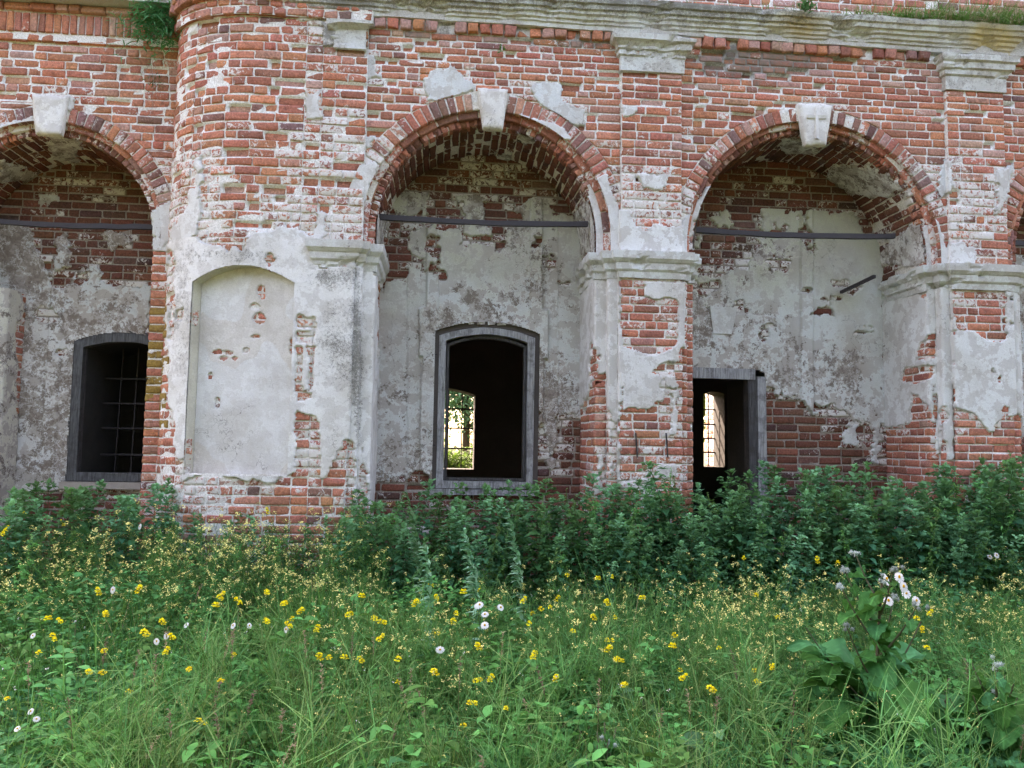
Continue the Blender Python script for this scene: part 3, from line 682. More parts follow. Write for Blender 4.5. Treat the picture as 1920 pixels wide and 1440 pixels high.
a = P2(1577, 548, .96); b = P2(1640, 518, .35); bar(arcade, 'rod_stub', a, b, .035, .035, M['iron'], 'broken iron rod jutting from the niche wall')
for px in (1192, 1249): bar(arcade, 'iron_strap', P2(px, 812, -.075), P2(px+3, 858, -.075), .012, .02, M['iron'])

# --- rounded corner pier
E = [(-3.24, 1.7), (-3.24, .70), (-3.05, .70)]+[(-2.0-1.05*cos(f), .70-.73*sin(f)) for f in np.linspace(0, pi/2, 20)[1:]]
E_low = E+[(-1.50, -.03), (-1.33, -.03), (-.945, -.035), (-.945, 0), (-.87, 0), (-.87, .10), (-.74, .10), (-.74, 1.0)]
E_up = E[2:]+[(-1.505, -.03), (-1.33, -.03), (-.85, -.03), (-.85, .03)]
PU = Path(E_up, smooth=True)
iu = lambda X, pa, pts: float(np.interp(X, [p[0] for p in pts], pa.u))
wash_p = wash_front
j1 = iu(-2.70, PU, E_up); j2 = iu(-1.505, PU, E_up); j3 = iu(-1.33, PU, E_up); j4 = iu(-.86, PU, E_up)
inc_pu = [[(572, 173), (597, 174), (598, 222), (574, 228)], [(590, 395), (616, 400), (612, 440), (600, 452), (588, 440)], [(322, 430), (345, 390), (372, 330), (378, 345), (372, 440), (350, 480), (320, 480)],
          [(400, 500), (425, 470), (470, 440), (520, 425), (560, 432), (600, 445), (620, 470), (600, 520), (400, 520)], rect(605, 42, 636, 88), rect(560, 5, 700, 36), [(366, 300), (378, 290), (380, 360), (368, 380)]]
mpu = pmask(inc_pu, [rect(430, 412, 455, 470), rect(490, 455, 515, 470)])
psets = []; ppits = []
def pj(v):   # brick cornice courses at the head
    return np.where(v > 6.28, .10, np.where(v > 6.12, .05, 0))
for k, (a, b) in enumerate(((0, j1), (j1, j2), (j2, j3), (j3, j4))):
    q = lay(a+.005, b-.005, SP, 6.12, seed=120+k, pheader=.45 if k != 2 else .9, wav=.008)
    s = make_bricks(PU, q, 0, tone=tone_front, wash=wash_p, grime=grime_front, er=er_front, erd=.035, cover=mpu, rough=1.5); psets.append(s); ppits.append(s[3])
    for z0, z1, d in ((6.12, 6.29, .045), (6.29, 6.54, .10)):
        if b > j3-.01 and z0 > 6.2: continue
        q = lay(a+.005, b-.005, z0, z1, seed=150+k+int(z0*10), pheader=.7); psets.append(make_bricks(PU, q, d, depth=.2, tone='top', wash=.25, grime=.4, rough=1.8, er=.06))
mortar(pier, PU, PU.cols(0, PU.L, .026), SP, 6.13, pits=ppits, grime=grime_front, d=-.0085, amp=.0025)
mortar(pier, PU, PU.cols(0, PU.L, .03), 6.125, 6.56, grime=.45, d=.035, amp=.01)
plaster(pier, PU, PU.cols(0, PU.L, .013), SP, 6.24, mpu, tint=(.74, .75, .74, .85), grime=blobs(.2, [(620, 65, 40, 40, .6), (600, 20, 80, 20, .3)]), name='plaster_patch')
# lower half with the blind niche
PL = Path(E_low, smooth=False); PLs = Path(E_low[2:], smooth=True)
nx0, nx1, nz0, nz1, rise = -2.60, -1.535, 1.27, 3.26, .17
uL, uR = [float(np.interp(X, [p[0] for p in E_low[2:]], PLs.u)) for X in (nx0, nx1)]
def ntop(X): return nz1+rise*(1-((X-(nx0+nx1)/2)/((nx1-nx0)/2))**2)
def nhole(v):
    if v < nz0: return None
    if v <= nz1: return (uL, uR)
    if v >= nz1+rise: return None
    w = sqrt(1-(v-nz1)/rise)*(uR-uL)/2; m = (uL+uR)/2; return (m-w, m+w)
def ndrop(c): return (c[..., 0] > nx0) & (c[..., 0] < nx1) & (c[..., 2] > nz0) & (c[..., 2] < ntop(c[..., 0])) & (c[..., 1] < .5)
inc_pl = [[(316, 455), (350, 440), (430, 470), (470, 440), (530, 420), (600, 440), (600, 470), (602, 500), (660, 500), (705, 500), (705, 870), (698, 940), (690, 960), (685, 880), (678, 830), (672, 960), (662, 940), (664, 820), (645, 825), (625, 860), (610, 900), (600, 900), (597, 780), (556, 770), (552, 885), (500, 905), (430, 895), (400, 885), (340, 900), (330, 880), (318, 700)]]
exc_pl = [rect(557, 594, 590, 616), rect(557, 622, 585, 640), rect(560, 735, 588, 750), rect(556, 652, 566, 735), rect(578, 652, 590, 735), rect(316, 470, 330, 640), [(331, 585), (345, 582), (344, 600), (331, 604)], [(440, 420), (460, 425), (455, 470), (432, 462)], rect(500, 475, 512, 500), rect(318, 860, 345, 960)]
mpl = pmask(inc_pl, exc_pl)
wash_pl = blobs(.35, [(360, 700, 60, 300, .3), (570, 680, 30, 140, .35), (640, 850, 60, 40, .45), (690, 900, 30, 60, .5), (450, 920, 140, 25, .3), (340, 930, 50, 60, .45), (295, 700, 25, 300, -.25), (600, 950, 80, 20, -.15), (295, 420, 30, 60, .4), (300, 900, 30, 40, .25)])
def tone_pl(c):
    px, py, _ = pxy(c); n = len(c); a = palette(n, 'low'); och = (px < 312) & (rng.random(n) < .75*np.exp(-((py-680)/110)**2))
    return np.where(och[:, None], np.array([.30, .19, .055]), a)
segs = [(0, PLs.u[19]*.0+iu(-2.72, PLs, E_low[2:])), (iu(-2.72, PLs, E_low[2:]), iu(-1.50, PLs, E_low[2:]))]
low = []; lp = []
for k, (a, b) in enumerate(((0, iu(-2.72, PLs, E_low[2:])), (iu(-2.72, PLs, E_low[2:]), iu(-1.505, PLs, E_low[2:])), (iu(-1.5, PLs, E_low[2:]), iu(-1.33, PLs, E_low[2:])), (iu(-1.33, PLs, E_low[2:]), iu(-.95, PLs, E_low[2:])))):
    q = lay(a+.004, b-.004, 0, 3.72, holes=[nhole], seed=170+k, pheader=.5 if k != 2 else .15)
    s = make_bricks(PLs, q, 0, tone=tone_pl, wash=wash_pl, grime=.2, er=.05, erd=.03, cover=mpl, rough=1.5); low.append(s); lp.append(s[3])
nE = len(E)
pu = Path(E_low)
for k in (0, 1)+tuple(range(nE+2, len(E_low)-1)):
    a, b = pu.u[k], pu.u[k+1]
    if b-a < .05: continue
    q = lay(a+.004, b-.004, 0, 3.72 if k < 3 else 3.46, seed=180+k, pheader=.6)
    low.append(make_bricks(pu, q, 0, tone=tone_pl, wash=wash_pl, grime=.2, er=.04, cover=mpl))
off = pu.u[2]
mortar(pier, pu, pu.cols(0, pu.L, .026), 0, 3.74, drop=ndrop, pits=[np.concatenate([p[:, :4]+off, p[:, 4:]], 1) for p in lp if len(p)], grime=.18, d=-.0085, amp=.0025)
ptl = lambda V: np.tile(np.array([.84, .835, .82, .86]), (len(V), 1))
plaster(pier, pu, pu.cols(0, pu.L, .0125), 0, 3.74, mpl, tint=ptl, grime=blobs(.34, [(460, 900, 130, 40, .15), (630, 640, 40, 80, .28), (670, 700, 12, 200, .3), (450, 480, 100, 20, .25), (620, 520, 60, 20, .3), (340, 600, 30, 150, .2)]), drop=ndrop, nz=(6, 12), th=.022, seed=23)
# blind niche: back, jambs, soffit
bl = PLs.pt(np.array([uL]), np.array([0.]), np.array([-.13]))[0]; br = PLs.pt(np.array([uR]), np.array([0.]), np.array([-.045]))[0]
NB = Path([(bl[0], bl[1]), ((bl[0]+br[0])/2-.02, (bl[1]+br[1])/2-.01), (br[0], br[1])])
chips = [(490, 545, 8, 9), (492, 556, 6, 6), (478, 575, 10, 6), (487, 597, 12, 9), (410, 660, 12, 4), (430, 662, 9, 4), (462, 657, 7, 5), (395, 705, 5, 6), (368, 560, 6, 4), (364, 622, 4, 6), (362, 652, 7, 8), (550, 640, 5, 6), (548, 655, 5, 8), (478, 632, 9, 3), (408, 755, 6, 10), (420, 672, 8, 4), (440, 672, 5, 3)]
nbm = pmask([rect(300, 380, 640, 960)], [[(x+rx*cos(t), y+ry*sin(t)*1.15) for t in np.linspace(0, 2*pi, 9)[:-1]] for x, y, rx, ry in chips])
q = lay(0, NB.L, nz0-.03, 3.5, seed=201); low.append(make_bricks(NB, q, -.004, tone='low', wash=.1, cover=nbm))
mortar(pier, NB, NB.cols(0, NB.L, .03), nz0-.03, 3.5, d=-.0085)
plaster(pier, NB, NB.cols(0, NB.L, .011), nz0-.03, 3.5, nbm, res=.012, th=.012, tint=lambda V: np.concatenate([np.where((fbm(V[:, 0]*1.3, V[:, 2]*1.1, 77, 3) > .05)[:, None], np.array([.76, .765, .77]), np.array([.68, .64, .60])), np.full((len(V), 1), .93)], 1), grime=.14, nz=(0, 3.5), name='niche_plaster', below=.012)
tt = np.linspace(0, 1, 40); fr = []; bk = []
us_ = np.concatenate([np.full(14, uL), uL+(uR-uL)*tt, np.full(14, uR)]); zs_ = np.concatenate([np.linspace(nz0, nz1, 15)[:-1], np.full(40, -1.0), np.linspace(nz1, nz0, 15)[1:]])
f0 = PLs.pt(us_, 0*us_, np.full(us_.shape, .004)); zz = np.where(zs_ < 0, nz1+rise*(1-((us_-(uL+uR)/2)/((uR-uL)/2))**2), zs_); f0[:, 2] = zz
nb_ = NB.pt(np.concatenate([np.zeros(14), tt*NB.L, np.full(14, NB.L)]), zz, np.full(us_.shape, -.01))
G0 = np.stack([f0+(nb_-f0)*s for s in np.linspace(0, 1, 6)], 1); G0 = G0+.006*fbm(G0[..., 0]*12, G0[..., 2]*12+G0[..., 1]*9, 5, 2)[..., None]
add('niche_reveal', mk_mesh('niche_reveal', G0.reshape(-1, 3), grid_faces(len(us_), 6), M['plaster'], (.60, .56, .42, .9), .3), pier)
emit(pier, psets+low, 300)
sweep(pier, 'impost', [(-1.33, .05), (-1.33, -.03), (-.945, -.035), (-.945, 0), (-.87, 0), (-.87, .10), (-.74, .10), (-.74, 1.0)], imp, M['plaster'], grime=.42, seed=8, tint=(.64, .66, .65, .9), res=.03)['label'] = 'stepped grey impost beside the blind niche'

# --- set-back bay wall
SW = Plane(.7); mside = pmask([rect(-50, -10, 280, 14), [(110, 185), (135, 187), (133, 205), (112, 203)], [(285, 400), (330, 380), (330, 500), (290, 480)]])
ss = []
q = lay(-6.2, -3.06, SP, 6.05, holes=[ahole(AL)], seed=210, wav=.009)
s1 = make_bricks(SW, q, 0, tone=tone_front, wash=wash_front, grime=grime_front, er=er_front, erd=.03, cover=mside, rough=1.5); ss.append(s1)
for z0, z1, d, kw in ((6.04, 6.135, .03, {}), (6.14, 6.37, .055, dict(ch=.23, L=(.085, .085))), (6.38, 6.47, .10, {})):
    q = lay(-6.2, -3.06, z0, z1, seed=220+int(z0*10), **kw); ss.append(make_bricks(SW, q, d, depth=.15, tone='top' if z0 > 6.3 else 'front', wash=.25, grime=.35, rough=1.5, er=.02))
mortar(side, SW, uspan(-6.2, -3.02), SP, 6.1, drop=adrop(AL, 1.34), pits=[s1[3]], grime=grime_front, d=-.0085)
mortar(side, Plane(.66), uspan(-6.2, -3.0), 6.06, 6.5, grime=.4)
plaster(side, SW, uspan(-6.2, -3.02, .014), SP, 6.1, mside, tint=(.6, .62, .6, .7), grime=.4)
boxmesh('cornice', -6.2, -3.0, .45, .95, 6.47, 6.75, M['plaster'], side, (.42, .44, .42, .8), .0)
emit(side, ss, 300)
# reveal on the far left of the bay
LR = Path([(-5.54, .72), (-5.54, 1.7)])
mL = pmask([[(-200, 200), (60, 200), (60, 1000), (-200, 1000)]], [rect(-100, 400, 28, 480)])
lrs = pier_wall(side, [(-5.62, .70), (-5.50, .70), (-5.50, 1.7)], 0, 3.72, mL, 230, (.62, .62, .50, .55), .25, nz=(6, 18))
emit(side, lrs, 0, rest='jamb_brickwork')
mJ = pmask([[(-80, 475), (8, 488), (30, 520), (44, 575), (42, 600), (30, 606), (30, 1000), (-80, 1000)]])
lrs = pier_wall(side, [(-5.7, 1.28), (-5.18, 1.28), (-5.08, 1.36), (-5.04, 1.7)], 0, 3.36, mJ, 233, (.66, .64, .52, .62), .25, nz=(3, 8))
emit(side, lrs, 0, rest='jamb_brickwork')

# --- wall of the upper storey, set back above the cornice
UW = thing('upper_wall', 'brick wall of the upper storey set back above the cornice', 'wall')
q = lay(-1, 9, 6.5, 7.2, seed=240); emit(UW, [make_bricks(Plane(.42), q, 0, tone='top', wash=.2, grime=.4)], 40)
mortar(UW, Plane(.42), uspan(-1, 9, .05), 6.45, 7.25, grime=.4)
boxmesh('wall_body', -3.0, 10.5, .445, 1.2, 6.2, 10.8, M['brick'], UW, (.33, .11, .065, .2)); boxmesh('wall_body', -6.6, -3.002, 1.10, 1.7, 6.2, 10.8, M['brick'], UW, (.33, .11, .065, .2))
boxmesh('ledge', -1.6, 9, -.05, .5, 6.2, 6.49, M['mortar'], UW)

# ------------------------------------------------------------------ niche back walls with their openings
def arched(x0, x1, z0, z1, rise, n=14):
    """outline of an opening with a low segmental head, from bottom left clockwise"""
    t = np.linspace(0, 1, n); return np.array([(x0, z0)]+[(x0+(x1-x0)*s, z1+rise*(1-(2*s-1)**2)) for s in t]+[(x1, z0)])
def tunnel(parent, name, ol, y0, y1, mat, flare=0.0, tint=(.3, .3, .3, .5), grime=.5):
    o = np.asarray(ol); c = o.mean(0); k = 6; V = []
    for i in range(k): 
        f = i/(k-1); q = c+(o-c)*(1+flare*f); V.append(np.stack([q[:, 0], np.full(len(o), y0+(y1-y0)*f), q[:, 1]], -1))
    n = len(o); V = np.concatenate(V); F = np.array([[i*n+j, i*n+(j+1) % n, (i+1)*n+(j+1) % n, (i+1)*n+j] for i in range(k-1) for j in range(n)])
    return add(name, mk_mesh(name, V, F, mat, tint, grime, smooth=False), parent)
def frame(parent, name, ol, w, y0, y1, mat, bottom=True, label=None):
    """flat timber frame inside outline ol (closed polygon, first and last points at the foot)"""
    o = np.asarray(ol); n = len(o); c = o.mean(0); inn = o.copy()
    for i in range(n):
        a = o[i]-o[i-1]; b = o[(i+1) % n]-o[i]; na = np.array([a[1], -a[0]])/np.hypot(*a); nb = np.array([b[1], -b[0]])/np.hypot(*b); m = na+nb; inn[i] = o[i]+m/max((m@m)/2, .3)*w
    V = []; 
    for y in (y0, y1):
        for p in (o, inn): V += [(q[0]+rng.normal(0, .002), y+rng.normal(0, .002), q[1]+rng.normal(0, .002)) for q in p]
    F = []
    for i in range(n):
        j = (i+1) % n
        F += [[i, j, n+j, n+i], [n+i, n+j, 3*n+j, 3*n+i], [2*n+i, 3*n+i, 3*n+j, 2*n+j], [i, 2*n+i, 2*n+j, j]]
    return add(name, mk_mesh(name, np.array(V), np.array(F), mat, smooth=False), parent, label=label)
def inside(ol, c, pad=0.0):
    return sdpoly(ol, c[..., 0].ravel(), c[..., 2].ravel()).reshape(c.shape[:-1]) > -pad
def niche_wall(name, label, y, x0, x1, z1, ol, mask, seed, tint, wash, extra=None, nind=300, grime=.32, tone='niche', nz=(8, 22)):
    t = thing(name, label, 'wall'); S = Plane(y); o = np.asarray(ol)
    def hole(v):
        if v < o[0, 1] or v > o[:, 1].max(): return None
        xs = []
        for a, b in zip(o, np.roll(o, -1, 0)):
            if (a[1] > v) != (b[1] > v): xs.append(a[0]+(v-a[1])/(b[1]-a[1])*(b[0]-a[0]))
        return (min(xs), max(xs)) if len(xs) > 1 else None
    q = lay(x0, x1, 0, z1, holes=[hole], seed=seed, pheader=.4)
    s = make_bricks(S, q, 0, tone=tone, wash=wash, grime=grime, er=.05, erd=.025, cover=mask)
    dr = lambda c: inside(o, c)
    mortar(t, S, uspan(x0, x1), 0, z1, drop=dr, pits=[s[3]], grime=grime, d=-.0085, tint=(.44, .39, .35, 1))  # dark mortar tint stands in for the deep shade of the niche
    plaster(t, S, uspan(x0, x1, .012), 0.3, min(z1, 4.6), mask, tint=tint, grime=grime, extra=extra, drop=dr, nz=nz, th=.016, seed=seed)
    emit(t, [s], nind)
    return t
# centre bay
olC = arched(-.085, 1.155, 1.06, 2.945, .125)
incC = [[(690, 445), (760, 430), (800, 430), (860, 380), (900, 400), (930, 460), (960, 430), (1000, 400), (1040, 395), (1060, 400), (1120, 380), (1120, 785), (1046, 780), (1040, 880), (1026, 880), (1020, 780), (1000, 800), (820, 905), (795, 880), (765, 895), (745, 895), (690, 910)], [(760, 360), (790, 350), (795, 400), (765, 410)], rect(790, 360, 800, 480), [(735, 375), (765, 355), (790, 370), (780, 400), (745, 405)], [(855, 372), (885, 360), (915, 372), (905, 398), (862, 402)], [(960, 395), (990, 372), (1030, 368), (1045, 400), (1000, 420)], [(820, 318), (880, 305), (960, 308), (1000, 322), (960, 335), (860, 338)], [(700, 420), (725, 410), (728, 450), (705, 460)]]
excC = [[(700, 430), (768, 425), (768, 500), (760, 528), (722, 530), (718, 548), (700, 545)], [(775, 482), (798, 480), (798, 522), (785, 510)], rect(803, 448, 822, 480), rect(803, 493, 822, 510), [(824, 512), (838, 515), (838, 522), (824, 522)], rect(868, 440, 935, 458), rect(930, 455, 950, 468), rect(1022, 486, 1042, 506), [(1046, 527), (1070, 530), (1064, 537), (1046, 536)], rect(1000, 770, 1018, 782), rect(1000, 800, 1018, 880), rect(822, 380, 868, 430), rect(1000, 445, 1012, 458)]
mC = pmask(incC, excC)
surr = [(800, 300), (1016, 300), (1016, 580), (1027, 582), (1027, 672), (1018, 674), (1018, 1000), (788, 1000), (788, 760), (793, 670), (786, 668), (786, 578), (800, 576)]
def exC(X):
    px, py, _ = pxy(X.reshape(-1, 3)); e = np.zeros(px.shape)
    e = np.where(sdpoly(surr, px, py) > 0, .045, e); e = np.where((sdpoly(rect(822, 250, 993, 604), px, py) > 0), .015, e)
    e = np.where((px < 764) | (px > 1046), -.008, e)
    return e.reshape(X.shape[:-1])
def tC(V):
    f = fbm(V[:, 0]*1.1+3, V[:, 2]*1.3, 91, 3); px, py, _ = pxy(V)
    k = np.clip((py-520)/120+.5+2.2*fbm(V[:, 0]*2, V[:, 2]*2, 12, 3), 0, 1)[:, None]; c = np.array([.50, .50, .38])*(1-k)+np.array([.58, .61, .59])*k; a = np.clip(.60+1.0*f-.22*np.exp(-((py-850)/90)**2), .1, .9)
    return np.concatenate([c, a[:, None]], 1)
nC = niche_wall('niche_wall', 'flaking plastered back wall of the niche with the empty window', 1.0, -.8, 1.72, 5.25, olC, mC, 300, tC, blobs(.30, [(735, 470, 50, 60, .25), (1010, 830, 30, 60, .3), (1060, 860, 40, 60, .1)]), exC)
tunnel(nC, 'window_reveal', olC, 1.002, 2.2, M['room_shade'])
wf = frame(nC, 'window_frame', arched(-.03, 1.10, 1.11, 2.895, .11), .082, .965, 1.10, M['wood'], label='silvery weathered timber window frame')
frame(wf, 'inner_bead', arched(.06, 1.01, 1.20, 2.80, .11), .03, 1.02, 1.12, M['darkwood'])
frame(nC, 'frame_rebate', arched(-.088, 1.158, 1.055, 2.948, .126), .064, .985, 1.06, M['rebate'])
boxmesh('window_sill', -.10, 1.17, .93, 1.08, 1.03, 1.10, M['wood'], nC, j=.004)
# voussoirs and keystone of the window head
for i, (a, b) in enumerate(((-.2, -.115), (-.10, .01), (.03, .13), (.14, .26))):
    zt = 3.18+.03*(i in (0, 3)); x = .50
    V = np.array([(x+a+.01, .955, 3.035), (x+b-.01, .955, 3.04), (x+b+(.03 if i > 1 else .0), .955, zt), (x+a-(.03 if i < 1 else .0), .955, zt)]); V2 = V.copy(); V2[:, 1] = 1.02
    add('head_block', mk_mesh('head_block', np.concatenate([V, V2]), np.array([[0, 1, 2, 3], [0, 4, 5, 1], [1, 5, 6, 2], [2, 6, 7, 3], [3, 7, 4, 0]]), M['plaster'], (.6, .6, .56, .55), .2, smooth=False), nC)
for z in (2.68, 1.62): bar(nC, 'hinge_pin', (-.085, .95, z-.02), (-.085, .95, z+.03), .012, .012, M['iron']); bar(nC, 'hinge_pin', (-.12, .955, z-.015), (-.05, .955, z-.015), .012, .012, M['iron'])
# right bay
olR = np.array([(2.86, .05), (2.86, 2.57), (3.86, 2.575), (3.925, 2.54), (3.945, 2.44), (3.945, .05)])
incR = [[(1280, 500), (1330, 520), (1400, 500), (1420, 450), (1470, 440), (1475, 400), (1500, 395), (1502, 470), (1522, 480), (1524, 380), (1560, 400), (1600, 400), (1660, 480), (1660, 800), (1640, 780), (1630, 790), (1600, 782), (1590, 770), (1525, 752), (1520, 760), (1500, 750), (1470, 745), (1440, 725), (1280, 690)],
        rect(1516, 380, 1525, 780), rect(1578, 800, 1605, 835), rect(1636, 780, 1650, 870), rect(1296, 440, 1310, 460), [(1330, 405), (1360, 395), (1375, 420), (1345, 430)], [(1420, 385), (1455, 372), (1480, 385), (1470, 425), (1430, 430)], [(1380, 340), (1440, 330), (1500, 335), (1490, 352), (1400, 356)]]
excR = [rect(1320, 486, 1370, 505), rect(1500, 540, 1518, 550), rect(1440, 480, 1480, 510), rect(1290, 530, 1345, 540), [(1326, 576), (1372, 578), (1370, 586), (1324, 584)], rect(1370, 572, 1398, 582), [(1430, 615), (1440, 613), (1436, 636), (1427, 638)], [(1474, 652), (1488, 645), (1486, 652), (1476, 655)], rect(1560, 528, 1590, 540), rect(1540, 552, 1578, 562), rect(1590, 540, 1612, 550), rect(1616, 608, 1636, 616), rect(1605, 620, 1640, 626), rect(1525, 580, 1560, 586), rect(1310, 540, 1330, 556)]
mR = pmask(incR, excR)
def exR(X):
    px, py, _ = pxy(X.reshape(-1, 3)); e = np.where((px > 1499) & (px < 1522), .035, 0.0); e = np.where((px < 1500) & (py > 590-(px-1380)*-.0) & (px < 1465) & (py > 588+.0009*(px-1360)**2), .015, e)
    return e.reshape(X.shape[:-1])
def tR(V):
    f = fbm(V[:, 0]*1.0+9, V[:, 2]*1.2, 93, 3); px, py, _ = pxy(V)
    k = np.clip((py-520)/120+.5+2.2*fbm(V[:, 0]*2, V[:, 2]*2, 13, 3), 0, 1)[:, None]; c = np.array([.48, .49, .34])*(1-k)+np.array([.60, .645, .625])*k; a = np.clip(.72+1.0*f, .4, .92)
    return np.concatenate([c, a[:, None]], 1)
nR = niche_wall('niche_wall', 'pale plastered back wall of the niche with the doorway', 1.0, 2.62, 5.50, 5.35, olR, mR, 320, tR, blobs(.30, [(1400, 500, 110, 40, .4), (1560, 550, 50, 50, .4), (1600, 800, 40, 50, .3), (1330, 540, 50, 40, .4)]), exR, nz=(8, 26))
tunnel(nR, 'door_reveal', olR, 1.002, 2.3, M['room_shade'])
df = bar(nR, 'door_frame', (3.80, 1.05, .05), (3.775, 1.05, 2.50), .12, .16, M['darkwood'], 'dark weathered timber door post'); 
bar(df, 'door_edge', (3.895, .99, .05), (3.885, .985, 1.5), .11, .06, M['wood']); bar(df, 'door_edge', (3.89, .993, 1.49), (3.885, .993, 2.50), .105, .055, M['wood'])
bar(nR, 'lintel_board', (2.80, .985, 2.53), (3.80, .985, 2.525), .06, .13, M['wood'], 'grey timber lintel board over the doorway')
add('keystone', mk_mesh('keystone', np.array([(3.28, .955, 3.01), (3.51, .955, 3.01), (3.58, .955, 3.34), (3.24, .955, 3.34), (3.28, 1.02, 3.01), (3.51, 1.02, 3.01), (3.58, 1.02, 3.34), (3.24, 1.02, 3.34)]), np.array([[0, 1, 2, 3], [0, 4, 5, 1], [1, 5, 6, 2], [2, 6, 7, 3], [3, 7, 4, 0]]), M['plaster'], (.66, .70, .69, .85), .15, smooth=False), nR)
# far right bay (a sliver beyond the end pier)
nE_ = niche_wall('niche_wall', 'sliver of plastered niche wall beyond the end pier', 1.0, 6.5, 8.9, 5.2, arched(7.4, 8.3, 1.1, 2.9, .1), pmask([rect(1880, 480, 2100, 820)]), 340, (.6, .68, .70, .6), .15, nind=12)
# left bay
olL = arched(-4.46, -3.30, 1.10, 2.80, .12)
incL = [[(-20, 400), (60, 440), (85, 500), (100, 540), (130, 545), (150, 505), (180, 500), (200, 530), (280, 540), (280, 920), (-20, 920)], rect(105, 440, 130, 500), rect(150, 560, 180, 605), [(150, 345), (190, 335), (230, 350), (210, 372), (160, 370)], [(60, 355), (95, 345), (110, 375), (75, 390)], [(190, 440), (230, 430), (250, 460), (210, 470)]]
excL = [rect(132, 515, 168, 535), rect(112, 655, 123, 668), [(65, 580), (105, 575), (110, 600), (75, 608)]]
mL2 = pmask(incL, excL)
def tL(V):
    f = fbm(V[:, 0]*1.0+19, V[:, 2]*1.2, 95, 3); px, py, _ = pxy(V)
    c = np.where((py < 600)[:, None], np.array([.55, .60, .60]), np.array([.64, .65, .64])); a = np.clip(.50+1.2*f+.3*np.exp(-((py-560)/60)**2), .05, .9)
    return np.concatenate([c, a[:, None]], 1)
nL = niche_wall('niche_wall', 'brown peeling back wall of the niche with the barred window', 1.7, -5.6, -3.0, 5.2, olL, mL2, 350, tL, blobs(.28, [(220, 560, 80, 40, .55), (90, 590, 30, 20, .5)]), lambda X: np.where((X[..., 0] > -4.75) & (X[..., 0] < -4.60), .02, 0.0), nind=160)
tunnel(nL, 'window_reveal', arched(-4.34, -3.36, 1.14, 2.72, .12), 1.75, 2.9, M['room_shade'])
wl = frame(nL, 'window_frame', arched(-4.44, -3.30, 1.11, 2.79, .115), .10, 1.67, 1.80, M['greywood'], label='grey timber frame of the barred window')
frame(nL, 'frame_rebate', arched(-4.47, -3.27, 1.10, 2.82, .12), .034, 1.685, 1.75, M['darkwood'])
gr = bar(nL, 'grille', (-4.36, 2.35, 1.42), (-3.3, 2.35, 1.42), .025, .022, M['iron'], 'iron window grille of crossing bars')
for z in (1.76, 2.08, 2.40): bar(gr, 'crossbar', (-4.36, 2.35, z), (-3.3, 2.35, z), .025, .022, M['iron'])
for i in range(5): x = -4.16+i*.19; bar(gr, 'upright', (x+.01*i, 2.36, 1.12), (x+.03, 2.36, 2.80), .014, .014, M['iron'])
bar(nL, 'window_ledge', (-4.5, 1.66, 1.06), (-3.2, 1.66, 1.06), .12, .08, M['stone'])
for i, (x, z, s) in enumerate(((-3.66, 1.12, .09), (-3.74, 1.11, .07), (-3.60, 1.17, .10), (-3.85, 1.11, .05))):
    a = np.linspace(0, 2*pi, 9)[:-1]; V = np.concatenate([np.stack([x+s*1.3*np.cos(a)*(1+.2*rng.random(8)), 1.78+s*.6*np.sin(a), z+r_+0*a], -1)*1 for r_ in (-.012, .02)])
    F = np.array([[k, (k+1) % 8, 8+(k+1) % 8, 8+k] for k in range(8)])
    add('loose_stone', mk_mesh('loose_stone', V, [F, np.array([[7, 6, 5, 4, 3, 2, 1, 0]]), np.array([list(range(8, 16))])], M['stone'], smooth=False), nL)

# ------------------------------------------------------------------ the rooms behind
def wallbox(name, *a): return boxmesh(name, *a, M['room_shade'], kind='structure')
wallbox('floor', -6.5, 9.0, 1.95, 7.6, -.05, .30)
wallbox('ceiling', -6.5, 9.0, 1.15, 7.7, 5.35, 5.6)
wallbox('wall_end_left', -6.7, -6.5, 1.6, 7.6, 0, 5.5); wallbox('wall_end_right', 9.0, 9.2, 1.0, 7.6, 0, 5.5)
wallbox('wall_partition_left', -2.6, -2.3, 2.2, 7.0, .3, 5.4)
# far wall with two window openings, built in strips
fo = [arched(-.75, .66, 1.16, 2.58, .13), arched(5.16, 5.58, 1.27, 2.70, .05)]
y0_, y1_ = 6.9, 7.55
boxmesh('wall_back', -6.5, -.75, y0_, y1_, 0, 5.5, M['room_shade'], kind='structure'); boxmesh('wall_back',   .66, 5.16, y0_, y1_, 0, 5.5, M['room_shade'], kind='structure'); boxmesh('wall_back', 5.58, 9.1, y0_, y1_, 0, 5.5, M['room_shade'], kind='structure')
for o in fo:
    x0, x1 = o[0, 0], o[-1, 0]; boxmesh('wall_back', x0, x1, y0_, y1_, 0, o[0, 1], M['room_shade'], kind='structure')
    top = o[1:-1]; n = len(top); V = []
    for y in (y0_, y1_):
        V += [(p[0], y, p[1]) for p in top]+[(p[0], y, 5.5) for p in top]
    F = [[i, i+1, n+i+1, n+i] for i in range(n-1)]+[[2*n+i, 3*n+i, 3*n+i+1, 2*n+i+1] for i in range(n-1)]+[[i, 2*n+i, 2*n+i+1, i+1] for i in range(n-1)]
    add('wall_back', mk_mesh('wall_back', np.array(V), np.array(F), M['room_shade'], smooth=False), kind='structure')
